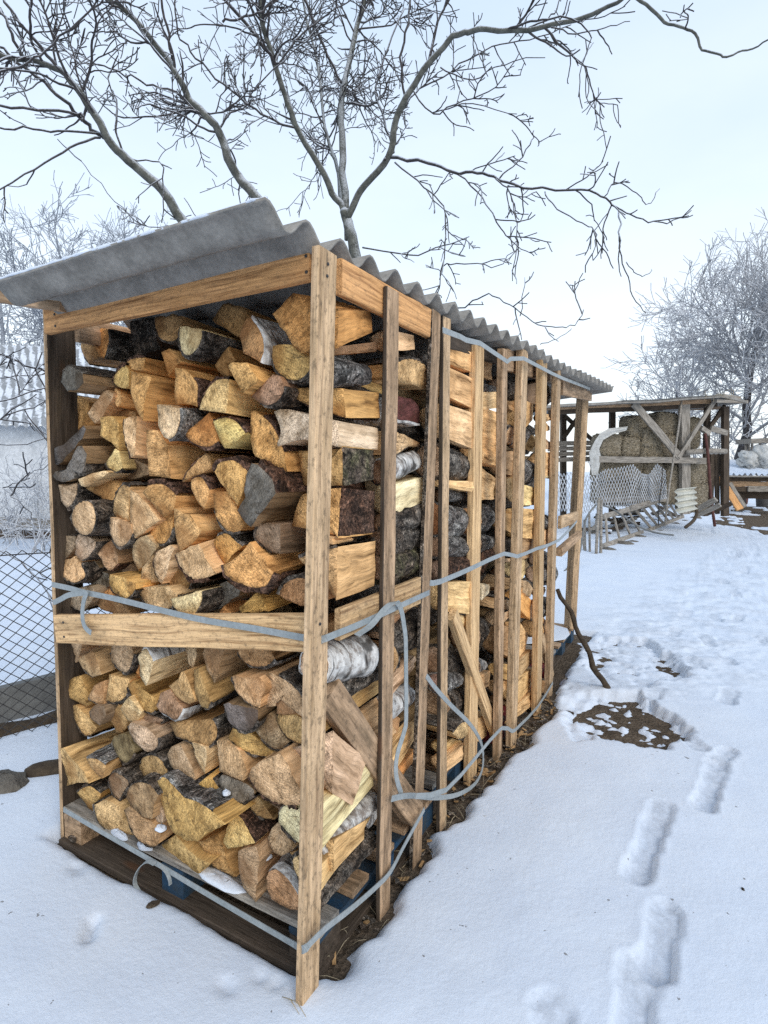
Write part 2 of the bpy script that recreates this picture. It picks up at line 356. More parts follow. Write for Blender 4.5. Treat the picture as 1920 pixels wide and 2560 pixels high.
    # bark shells
    if any(fl):
        runs = []
        if all(fl): runs.append(list(range(n))+[0])
        else:
            st = [i for i in range(n) if fl[i] and not fl[i-1]]
            for s0 in st:
                r = [s0]; i = s0
                while fl[i % n]: i += 1; r.append(i % n)
                runs.append(r)
        BV = []; BF = []; BS = []
        th = bt or rnd.uniform(.0035, .008); mm = 22
        for r in runs:
            k = len(r); base = len(BV)
            pts = S[r]; nr = []
            for a in range(k):
                if all(fl): pa, pb = pts[a-1 if a else k-2], pts[a+1 if a < k-1 else 1]
                else: pa, pb = pts[max(a-1, 0)], pts[min(a+1, k-1)]
                tg = pb-pa; nv = unit(np.array([tg[2], 0, -tg[0]])); nr.append(nv)
            nr = np.array(nr)
            for j in range(mm+1):
                t = j/mm; sc = 1+(end_scale-1)*t
                W = c0+(pts-c0)*sc; W[:, 1] = pts[:, 1]*(1-t)+length*t
                if j == 0: W[:, 1] += rnd.normal(.002, .002, k)
                ia = np.arange(k, dtype=float); ia[-1] = 0 if all(fl) else ia[-1]
                nz = th*(.45+1.1*vn(ia*.7+ph, np.full(k, t*length*30+ph), 5))+.009*(vn(ia*.3+ph, np.full(k, t*length*14+ph), 9)-.4)
                nz = np.maximum(nz, .0018)
                BV.extend((W+nr*nz[:, None]).tolist())
            for j in range(mm):
                for a in range(k-1):
                    BF.append((base+j*k+a, base+j*k+a+1, base+(j+1)*k+a+1, base+(j+1)*k+a)); BS.append(True)
            # front and back rims
            for jj, rev in ((0, False), (mm, True)):
                b2 = len(BV); t = jj/mm; sc = 1+(end_scale-1)*t
                W = c0+(pts-c0)*sc*.985; W[:, 1] = pts[:, 1]*(1-t)+length*t+(.0 if jj == 0 else 0)
                BV.extend(W.tolist())
                for a in range(k-1):
                    f = (base+jj*k+a, b2+a, b2+a+1, base+jj*k+a+1)
                    BF.append(f if not rev else f[::-1]); BS.append(False)
        mesh_obj('bark', np.array(BV), BF, MAT[bark], o, None, BS, M)
    LOGS.append(o); return o
T_ORG = {1: (120, 720), 2: (440, 720), 3: (120, 1040), 4: (440, 1040), 5: (120, 1260), 6: (440, 1260), 7: (120, 1580), 8: (440, 1580), 9: (120, 1900), 10: (440, 1900)}
TS = 360/1659.
def expand(bs, n):
    fl = [False]*n
    for a, b in bs:
        i = a
        while i % n != b % n: fl[i % n] = True; i += 1
    return fl
FRONT = [
# tile, depth, tone, bark kind, bark runs, points [, options]
(1,12,'b','k',[(4,0)],[375,540,420,490,470,530,600,800,470,870,390,720]),
(1,12,'o','k',[(2,4)],[500,550,620,465,690,480,700,620,650,810,600,770]),
(1,15,'k','k','cap',[940,390,1230,350,1250,600,1300,700,1000,800,960,600]),
(1,8,'b','k',[(3,7)],[1230,340,1440,295,1570,330,1530,470,1480,590,1380,615,1280,560,1230,420]),
(2,-2,'p','k',[(3,0)],[50,450,120,440,260,465,300,490,290,600,240,700,150,775,80,740,40,620]),
(1,4,'g','k',[],[1305,740,1400,700,1470,720,1550,850,1480,890,1390,1030,1350,900]),
(1,4,'g','r',[(0,2)],[910,850,1000,810,1120,800,1110,850,1090,950,950,935]),
(1,4,'g','r',[(0,3)],[755,1090,760,1020,830,930,900,890,930,940,930,1130,900,1160,800,1130]),
(1,-4,'g','k',[],[960,960,1190,1030,1120,1280,1090,1530,1010,1400,950,1200]),
(2,-2,'g','r',[(2,4)],[-5,920,90,930,200,1040,250,1120,245,1365,160,1340,0,1345,-10,1270]),
(1,-4,'w','k',[(0,2)],[165,960,260,900,400,990,410,1090,340,1170,220,1190,150,1080]),
(1,8,'g','k',[(9,0)],[340,1240,400,1260,460,1310,480,1370,440,1440,560,1560,520,1600,400,1580,320,1640,285,1640,290,1400]),
(1,3,'p','k',[],[450,1440,640,1190,700,1175,760,1220,740,1280,590,1520,540,1560]),
(1,5,'g','k',[],[770,1150,830,1190,850,1270,830,1350,800,1370,770,1330]),
(1,10,'b','k',[],[790,1380,1010,1430,1010,1490,880,1510,830,1560,800,1500]),
(3,0,'g','k',[],[605,15,740,0,800,60,820,90,810,390,680,280,605,225]),
(3,-3,'p','r',[(5,0)],[870,40,940,10,1020,0,1010,300,995,450,960,480,920,370,870,190]),
(3,-5,'p','m',[(2,5)],[1260,-130,1300,-135,1520,-90,1520,50,1460,230,1390,270,1330,240,1270,100],{'t':(.52,.41,.26)}),
(2,-6,'g','k',[],[595,895,650,860,820,860,880,960,950,1060,920,1100,770,1215,700,1090]),
(2,5,'b','k',[],[450,890,610,675,690,830,660,860,590,880,640,1010,560,1030,490,960]),
(2,-4,'g','r',[(1,4)],[270,1400,300,1280,370,1160,470,1060,610,1050,600,1260,570,1440,430,1420],{'t':(.68,.47,.2)}),
(2,8,'b','k',[],[420,370,530,190,600,170,800,230,830,310,770,420,750,530,700,560]),
(2,-2,'o','b',[(1,5)],[810,350,860,340,960,480,1010,620,1010,740,970,860,930,830,780,750,730,550,760,470],{'t':(.36,.22,.10)}),
(2,-4,'o','k',[],[1110,300,1350,60,1410,90,1530,220,1570,330,1590,330,1590,760,1450,750,1340,640,1200,450],{'R':(772,872),'far':(954,787,827),'t':(.42,.24,.09)}),
(2,-3,'g','k',[(5,10)],[1115,670,1200,650,1330,650,1430,740,1560,800,1560,910,1480,1020,1360,1065,1240,1020,1150,930,1110,800],{'t':(.42,.29,.1)}),
(2,-4,'o','k',[(4,8)],[870,1250,980,1130,1120,995,1190,1010,1250,1130,1240,1200,1170,1300,1060,1350,960,1320],{'t':(.36,.23,.13)}),
(2,2,'o','r',[(3,5)],[1370,1150,1590,1120,1590,1420,1490,1430,1420,1300],{'R':(969,1042),'far':(951,982,1044),'t':(.52,.32,.11)}),
(4,-2,'p','m',[],[1130,-50,1200,-80,1400,-50,1590,20,1590,200,1460,270,1320,300,1170,350,1160,320,1210,200,1200,120],{'R':(1053,1118),'far':(950,1071,1125),'t':(.50,.42,.29)}),
(4,-3,'o','r',[(6,0)],[100,185,200,120,310,30,380,-40,420,30,450,150,490,290,420,340,330,355,200,310,130,240]),
(4,-4,'g','r',[(0,4)],[430,60,500,30,620,25,740,110,800,200,700,290,560,370,510,290],{'t':(.68,.46,.2)}),
(4,-2,'g','r',[(2,5)],[862,-50,900,-60,1000,0,1090,90,1170,220,1250,420,1280,640,1230,640,1060,530,920,465,890,420,865,280]),
(4,2,'g','k',[],[1410,400,1540,365,1590,370,1590,760,1470,800,1440,640],{'R':(1120,1214),'far':(938,1128,1200),'rb':'moss','t':(.44,.29,.11)}),
(4,0,'g','r',[(0,3)],[80,760,110,680,240,520,350,430,390,470,410,600,300,660,190,700]),
(4,-3,'g','r',[(0,4)],[440,640,480,560,560,520,680,520,830,640,780,800,770,880,710,1035,600,900],{'bt':.012}),
(4,-7,'w','r',[(1,4)],[870,545,940,560,1030,640,1110,730,1150,890,1000,1090,860,1280,800,1230,710,1090,800,940,780,860,820,670],{'bt':.012}),
(4,-2,'o','k',[(7,11)],[430,900,460,870,580,870,620,920,700,1040,720,1110,790,1270,740,1320,660,1340,560,1300,480,1190,435,1050],{'t':(.58,.35,.14)}),
(4,0,'g','r',[(1,4)],[170,840,180,740,250,700,310,720,390,850,350,1000,325,1075,260,1000]),
(4,1,'g','k',[],[1330,1270,1440,910,1590,900,1590,1330,1500,1320],{'R':(1220,1338),'far':(937,1228,1328),'rb':'redbark'}),
(4,-3,'w','k',[(5,1)],[905,1380,960,1240,1060,1230,1200,1235,1200,1590,1100,1570,990,1490],{'t':(.25,.19,.13)}),
(6,-3,'g','k',[],[-25,50,160,120,300,310,190,460,60,540,30,550,-10,300],{'t':(.56,.37,.16)}),
(6,-4,'p','r',[(5,0)],[0,580,60,540,260,460,340,620,460,800,380,840,260,865,150,840,50,720],{'bt':.01}),
(6,-1,'o','k',[(1,5)],[430,440,470,370,560,340,620,360,690,430,770,490,640,600,600,670,560,690,490,580],{'t':(.55,.32,.10)}),
(6,-6,'o','r',[(7,0)],[550,700,710,600,850,440,890,480,940,560,1020,620,1060,730,1130,780,1060,920,980,960,880,960,700,900,570,810],{'bt':.016,'t':(.55,.33,.13)}),
(6,2,'w','k',[],[480,1020,510,920,580,890,740,1000,720,1060,600,1140,490,1220,470,1130]),
(6,0,'g','k',[],[720,1190,950,1010,1000,1100,1060,1240,750,1260],{'t':(.46,.3,.1)}),
(6,-2,'o','k',[(0,4)],[1190,1050,1220,960,1310,880,1430,850,1580,880,1580,1170,1500,1160,1450,1180,1260,1100],{'t':(.38,.22,.10)}),
(6,0,'o','k',[(0,1)],[1410,620,1590,450,1590,820,1500,720],{'R':(1366,1498),'far':(940,1353,1465),'t':(.60,.40,.18)}),
(6,2,'p','k',[],[1480,390,1590,340,1590,440]),
(6,-6,'p','k',[(1,0)],[-55,1090,300,1000,300,1090,260,1200,190,1275,110,1275,20,1240,-30,1170]),
(6,3,'o','k',[],[500,1230,560,1170,640,1250,590,1290,500,1290]),
(3,-2,'w','k',[],[75,370,180,330,410,110,440,150,400,260,260,420,120,560,85,560],{'t':(.10,.10,.095)}),
(3,-4,'w','k',[(6,9)],[60,690,90,640,190,640,340,350,390,345,450,440,440,540,390,660,310,650,300,720,200,760,100,740],{'t':(.15,.15,.14)}),
(3,0,'p','k',[(4,0)],[665,535,740,430,770,375,820,400,860,600,790,640,700,600],{'t':(.66,.47,.22)}),
(3,6,'b','k',[],[810,400,960,450,1010,500,1160,580,1160,680,930,740,900,700,840,480],{'t':(.22,.16,.09)}),
(3,-2,'g','k',[],[1130,160,1260,165,1380,330,1420,720,1280,700,1170,690,1140,400]),
(3,-3,'p','k',[],[345,730,500,660,660,630,700,650,620,720,430,820,380,800]),
(3,2,'b','k',[],[430,830,620,720,880,760,800,870,740,1080,600,930]),
(3,-2,'p','k',[(2,5)],[120,790,200,810,340,770,330,900,270,1020,210,1060,150,980],{'t':(.46,.36,.22)}),
(3,-6,'p','k','all',[275,1130,330,1020,420,980,490,1000,540,1090,545,1220,500,1340,420,1370,350,1330,280,1230]),
(3,-2,'g','k',[(1,4)],[740,1140,760,1000,800,870,870,790,940,820,940,1000,930,1210,850,1190],{'t':(.52,.38,.2)}),
(3,-3,'g','k',[],[950,850,1040,900,1150,1020,1290,1200,1150,1300,1000,1410,960,1290,945,1100],{'t':(.60,.42,.2)}),
(3,-3,'p','k',[(3,0)],[715,1165,850,1200,950,1240,975,1350,930,1440,860,1500,790,1490,730,1390,710,1260],{'t':(.55,.40,.22)}),
(3,-3,'g','r',[(1,5)],[1090,880,1150,800,1230,780,1330,790,1420,850,1480,920,1450,1080,1330,1165,1200,1010],{'bt':.012}),
(3,-1,'o','k',[(4,0)],[1170,1340,1260,1230,1380,1130,1440,1090,1440,1280,1400,1400,1320,1475,1240,1450,1180,1390],{'t':(.55,.34,.14)}),
(5,0,'b','k',[(0,3)],[30,560,100,430,180,370,320,370,310,500,220,620,60,705,30,660],{'t':(.23,.19,.13)}),
(5,-2,'p','k',[(3,6)],[315,440,350,350,450,370,550,430,540,510,450,620,380,650,310,580],{'t':(.46,.36,.24)}),
(5,-1,'g','k',[(3,7)],[105,760,200,640,310,600,380,690,430,830,330,900,240,890,150,820],{'t':(.5,.34,.17)}),
(5,4,'w','k',[],[400,700,540,660,620,780,700,800,700,950,600,1015,520,950,440,830]),
(5,0,'b','r',[(4,7)],[560,570,640,480,740,410,800,600,810,680,720,770,650,720,620,640],{'t':(.38,.26,.15)}),
(5,6,'b','k',[],[845,640,930,620,1020,800,960,860,870,820],{'t':(.2,.15,.1)}),
(5,-1,'p','k',[],[985,470,1050,390,1140,360,1250,470,1250,520,1140,680,1040,775,980,650],{'t':(.48,.37,.2)}),
(5,0,'p','k',[],[1050,920,1090,730,1250,530,1210,680,1230,800,1250,900],{'t':(.5,.37,.2)}),
(5,-3,'g','r',[(6,1)],[1215,680,1260,540,1410,470,1460,510,1400,660,1370,800,1310,920,1250,840],{'t':(.6,.43,.22)}),
(5,2,'o','k',[(3,6)],[1340,870,1480,690,1600,820,1650,900,1590,1010,1490,1010,1400,950],{'t':(.36,.24,.1)}),
(5,-4,'o','k',[(4,0)],[700,860,720,810,850,840,1010,910,1010,980,950,1060,870,1085,780,1030,720,950],{'t':(.58,.37,.16)}),
(5,-3,'p','k',[(3,0)],[1020,950,1250,960,1390,950,1490,1040,1480,1090,1420,1190,1340,1210,1150,1160,1060,1060],{'t':(.55,.42,.24)}),
(5,1,'p','k',[(5,0)],[180,1040,370,960,450,940,530,980,530,1080,450,1200,380,1230,250,1180,190,1100],{'t':(.35,.29,.18)}),
(5,2,'o','k',[],[560,1150,610,1080,700,1090,900,1170,945,1230,940,1290,760,1270,600,1210],{'t':(.38,.25,.12)}),
(5,4,'o','k',[],[590,1030,720,970,760,1060,800,1090,640,1060]),
(7,2,'b','k',[],[190,400,240,140,240,90,390,90,380,220,330,350,240,400],{'t':(.42,.31,.18)}),
(7,-2,'g','k',[(5,7)],[340,320,490,220,530,240,580,380,620,490,510,525,420,440,390,400],{'t':(.52,.38,.2)}),
(7,-1,'b','k',[(4,0)],[720,240,740,150,740,100,960,100,990,250,960,380,900,465,820,430,740,330],{'t':(.42,.31,.17)}),
(7,-5,'p','b',[(1,3)],[1035,290,1080,210,1140,195,1215,340,1190,460,1130,620,1060,500],{'t':(.52,.44,.26)}),
(7,2,'o','k',[],[1010,320,1040,320,1060,560,1020,500]),
(7,1,'g','k',[],[200,650,240,560,380,500,460,690,480,840,440,860,330,800,210,740],{'t':(.48,.33,.13)}),
(7,0,'p','k',[(3,0)],[460,750,530,620,650,560,640,830,590,835,500,790],{'t':(.52,.36,.2)}),
(7,0,'g','k',[(3,6)],[705,490,800,500,950,540,910,700,870,770,760,810,670,790,690,640],{'t':(.45,.31,.13)}),
(7,0,'o','k',[(4,0)],[920,600,980,560,1100,660,1250,760,1230,900,1190,930,1070,880,960,740],{'t':(.45,.31,.13)}),
(7,-2,'p','k',[],[825,890,930,750,1080,920,1020,1050,930,1020,880,970],{'t':(.58,.48,.28)}),
(7,2,'b','k',[(2,4)],[1060,1060,1080,930,1200,960,1330,1010,1290,1050,1180,1080],{'t':(.34,.24,.15)}),
(7,-3,'o','b',[(4,7)],[1240,850,1300,700,1400,660,1540,850,1560,880,1490,1005,1400,980,1290,920],{'t':(.42,.28,.16)}),
(8,-3,'g','k',[],[-80,620,0,560,90,450,150,570,220,800,150,830,60,790,-20,720],{'t':(.60,.42,.2)}),
(7,1,'g','k',[(5,0)],[280,850,330,840,450,960,540,1080,560,1100,500,1180,430,1190,370,1130,300,980],{'t':(.52,.37,.17)}),
(7,-2,'w','k',[],[470,920,530,850,650,850,670,960,590,1080,480,990],{'t':(.21,.17,.12)}),
(7,2,'o','k',[],[710,1010,810,830,930,1000,910,1100,860,1170,790,1160,760,1080],{'t':(.43,.29,.13)}),
(7,-3,'p','k',[(3,0)],[925,1080,960,1040,1130,1090,1260,1220,1260,1310,1180,1380,1080,1340,970,1220],{'t':(.48,.37,.23)}),
(7,-1,'w','k',[(4,0)],[735,1250,760,1200,900,1170,1010,1330,1000,1390,920,1500,840,1480,770,1360],{'t':(.19,.16,.09)}),
(9,0,'b','k',[(0,4)],[1060,60,1090,-20,1200,-55,1300,0,1390,150,1380,190,1230,215,1070,190],{'t':(.42,.30,.14)}),
(9,-4,'g','k',[],[135,-130,180,-140,290,0,420,140,470,270,330,260,230,295,170,290,140,100],{'t':(.54,.39,.17)}),
(9,-6,'g','m',[(0,2)],[440,-20,560,-10,665,60,655,110,620,215,560,160,480,70],{'t':(.48,.33,.15)}),
(8,-1,'p','k',[],[-95,1400,-50,1320,50,1300,120,1430,200,1590,230,1700,180,1740,60,1700,-60,1540],{'t':(.45,.34,.2)}),
(8,0,'p','k',[],[105,185,110,130,220,130,240,260,200,420,150,370],{'t':(.42,.33,.2)}),
(8,-3,'b','k',[],[320,200,330,130,560,130,560,200,510,400,440,590,360,440,310,250],{'t':(.42,.30,.16)}),
(8,-4,'g','k',[(3,6)],[200,440,260,420,310,560,400,800,370,880,300,860,220,720],{'t':(.34,.24,.1)}),
(8,-1,'o','m',[(5,0)],[710,230,720,150,900,140,1080,150,1100,230,1140,310,1060,380,950,400,840,380,740,290],{'t':(.38,.25,.12)}),
(8,-5,'o','k',[(8,0)],[645,510,700,500,820,525,960,520,1020,590,1030,680,990,740,970,870,940,880,780,780,680,640],{'t':(.50,.34,.18)}),
(8,-4,'p','k',[(2,6)],[1000,510,1060,470,1180,510,1300,580,1420,700,1530,900,1520,1015,1400,950,1290,850,1170,770,1150,850,1060,870,1000,860,985,750,1040,700,1030,620],{'t':(.50,.36,.2)}),
(8,-3,'o','k',[],[1165,800,1240,770,1340,880,1390,950,1165,940],{'t':(.44,.30,.15)}),
(8,-5,'w','k',[(3,0)],[560,830,600,815,940,900,940,1010,890,1100,790,1140,690,1110,600,1010],{'t':(.15,.135,.12)}),
(8,-2,'w','k',[(4,7)],[915,1140,1070,940,1150,1010,1210,1140,1310,1270,1200,1350,1090,1320,980,1220],{'t':(.34,.28,.19)}),
(8,-3,'o','k',[(3,0)],[1165,950,1390,960,1550,1050,1550,1270,1500,1300,1380,1270,1270,1200,1180,1050],{'t':(.42,.29,.11)}),
(8,-1,'g','k',[(4,0)],[600,1220,650,1110,860,1150,1000,1290,1150,1390,1100,1430,1000,1430,840,1390,720,1330],{'t':(.52,.36,.13),'bt':.004}),
(8,-1,'b','k',[(3,9)],[-75,1050,100,1020,330,1010,420,1000,465,1100,470,1200,410,1290,320,1325,200,1280,0,1200],{'t':(.32,.21,.09)}),
(8,-2,'p','k',[(4,0)],[190,1270,350,1330,360,1420,330,1640,220,1430],{'t':(.48,.38,.22)}),
(8,2,'p','k',[],[100,1270,180,1270,190,1400,320,1640,240,1640,150,1500],{'t':(.45,.34,.19)}),
(10,-3,'p','k',[],[475,-230,590,-230,740,-80,780,20,810,130,770,240,620,180,495,130,480,-50],{'t':(.44,.32,.18)}),
(10,-7,'g','r',[(8,0)],[835,190,870,90,1000,0,1200,-90,1250,-20,1300,70,1400,300,1500,490,1380,520,1220,515,1050,440,920,330],{'t':(.60,.42,.22)}),
(10,-4,'p','k',[],[1330,-140,1400,-150,1590,-150,1590,370,1500,350,1430,160,1380,0],{'R':(1815,1968),'far':(917,1905,2040),'t':(.60,.44,.26)}),
(10,-8,'g','m',[(0,5)],[-210,240,-130,200,0,330,100,430,250,480,430,600,580,740,370,830,250,940,130,935,0,850,-60,800,-130,620,-190,400],{'t':(.52,.36,.13)}),
(10,-2,'g','k',[(2,5)],[215,320,320,220,420,220,500,330,570,470,560,600,420,540,370,470],{'t':(.48,.33,.12)}),
(10,-3,'w','k',[(4,0)],[485,230,530,170,740,240,900,340,900,390,800,480,720,500,620,480,560,400],{'t':(.17,.16,.13)}),
(10,-1,'g','k',[(4,0)],[820,490,940,410,1040,560,1130,690,1010,670,900,610],{'t':(.42,.31,.15)}),
(10,2,'b','k',[],[1040,470,1220,560,1130,690,1060,600],{'t':(.22,.16,.1)}),
(10,-5,'g','r',[(1,4)],[545,920,660,580,760,680,850,840,920,960,600,1020,545,950],{'t':(.56,.41,.17)}),
(10,-3,'p','k',[],[1060,900,1100,790,1240,660,1310,900,1350,1030,1220,1100,1130,1070,1070,980],{'t':(.38,.29,.18)}),
(10,2,'b','k',[],[1260,580,1500,550,1500,850,1420,760],{'t':(.38,.30,.17)}),
(10,-6,'b','k',[],[720,1050,820,1010,930,1000,960,1180,940,1330,915,1640,780,1470,720,1250],{'t':(.38,.28,.16)}),
(10,-5,'o','b',[(1,6)],[1040,1350,1070,1290,1150,1260,1290,1370,1400,1540,1450,1640,1440,1730,1300,1720,1100,1600,1050,1480],{'t':(.42,.26,.13)}),
(10,0,'o','k',[],[1310,1060,1500,960,1500,1240,1400,1180],{'R':(2085,2165),'far':(928,2060,2085),'t':(.52,.37,.17)}),
(10,-3,'g','k',[],[-185,1000,-60,900,0,870,140,1030,300,1150,390,1200,240,1310,100,1220,-60,1150,-120,1160,-180,1110],{'t':(.52,.37,.14)}),
(10,-2,'o','k',[],[250,940,400,880,480,860,540,1000,620,1240,700,1340,670,1350,430,1230,330,1060],{'t':(.42,.28,.12)}),
(9,-2,'g','k',[(0,3)],[335,380,390,330,490,300,610,390,590,450,530,510,510,590,420,500],{'t':(.50,.35,.14)}),
(9,-3,'w','k','all',[700,210,740,160,800,150,930,260,880,350,810,460,750,400,710,300],{'t':(.26,.19,.11)}),
(9,-4,'p','m',[(6,0)],[530,520,680,460,830,540,870,680,940,770,970,870,850,850,680,810,590,730,540,610],{'t':(.52,.39,.2)}),
(9,-6,'b','k',[(0,6)],[890,430,920,350,980,280,1060,255,1160,280,1250,370,1270,410,1220,510,1200,680,1080,640,960,530],{'t':(.36,.26,.14)}),
(9,-6,'o','k',[(5,0)],[885,570,960,520,1060,640,1190,700,1300,830,1280,960,1220,1000,1130,980,1000,880,930,740],{'t':(.40,.27,.13)}),
(9,-4,'p','k',[],[1220,510,1270,500,1340,660,1320,730,1200,690],{'t':(.36,.29,.2)}),
(9,7,'d','k',[],[170,340,330,300,420,500,520,600,480,640,250,570,190,500]),
]
FINFO = []
for k, e in enumerate(FRONT):
    tile, dep, tone, bk, runs, pts = e[:6]; op = e[6] if len(e) > 6 else {}
    rnd = np.random.default_rng(k+100); ox, oy = T_ORG[tile]
    px = [(ox+pts[i]*TS, oy+pts[i+1]*TS) for i in range(0, len(pts), 2)]
    y0 = .042+dep*.0095; n = len(px)
    a, b = rnd.uniform(-.22, .22), rnd.uniform(-.22, .22)
    cx = sum(p[0] for p in px)/n; cy_ = sum(p[1] for p in px)/n; c = onY(cx, cy_, y0); nn = np.array([a, 1, b])
    P = [onP(x, y, c, nn) for x, y in px]
    fl = [True]*n if runs == 'all' else ([False]*n if runs == 'cap' else expand(runs, n))
    axis = np.array([rnd.normal(0, .05), 1, rnd.normal(0, .035)]); L = rnd.uniform(.40, .47); es = rnd.uniform(.95, 1.06)
    if 'R' in op:
        zt = onX(849, op['R'][0], -.012); zb = onX(849, op['R'][1], -.012); fx, ft, fb = op['far']
        f1 = onX(fx, ft, -.012); f2 = onX(fx, fb, -.012)
        ri = [i for i in range(n) if px[i][0] > ox+1485*TS and px[i][0] > 740]
        # right-hand points are moved behind the corner post, on the long side of the stack
        for i in ri:
            t = 0 if px[i][1] < cy_ else 1
            P[i] = np.array([-.012, P[i][1] if P[i][1] > .03 else .03, zt[2] if t == 0 else zb[2]])
        L = f1[1]-np.mean([p[1] for p in P]); axis = np.array([0, L, (f1[2]+f2[2])/2-(zt[2]+zb[2])/2]); es = min(1.1, max(.6, (f1[2]-f2[2])/(zt[2]-zb[2])))
        if 'rb' in op:
            i0 = ri[0]; 
            for i in ri[:-1]: fl[i] = True
            bk = {'moss': 'o', 'redbark': 'r'}[op['rb']]
    if 't' in op: TONE['x'] = op['t']; tone = 'x'
    o = make_log(P, fl, axis, L, tone, BK[bk], k, es, op.get('bt'), 'bark' if runs == 'cap' else 'end')
    FINFO.append((o, c, px, tone, bk, runs, k))
# ---- logs seen from the long side
S_T = {1: (820, 700, 300/1659.), 2: (820, 1060, 300/1659.), 3: (820, 1420, 300/1659.), 4: (780, 1760, 340/1343.), 5: (1100, 820, 340/1659.), 6: (1100, 1180, 340/1659.), 7: (1080, 1540, 360/1659.)}
XP = dict(A=-.012, B=-.03, C=-.04, D=-.055, E=-.02, F=.02, G=.03)
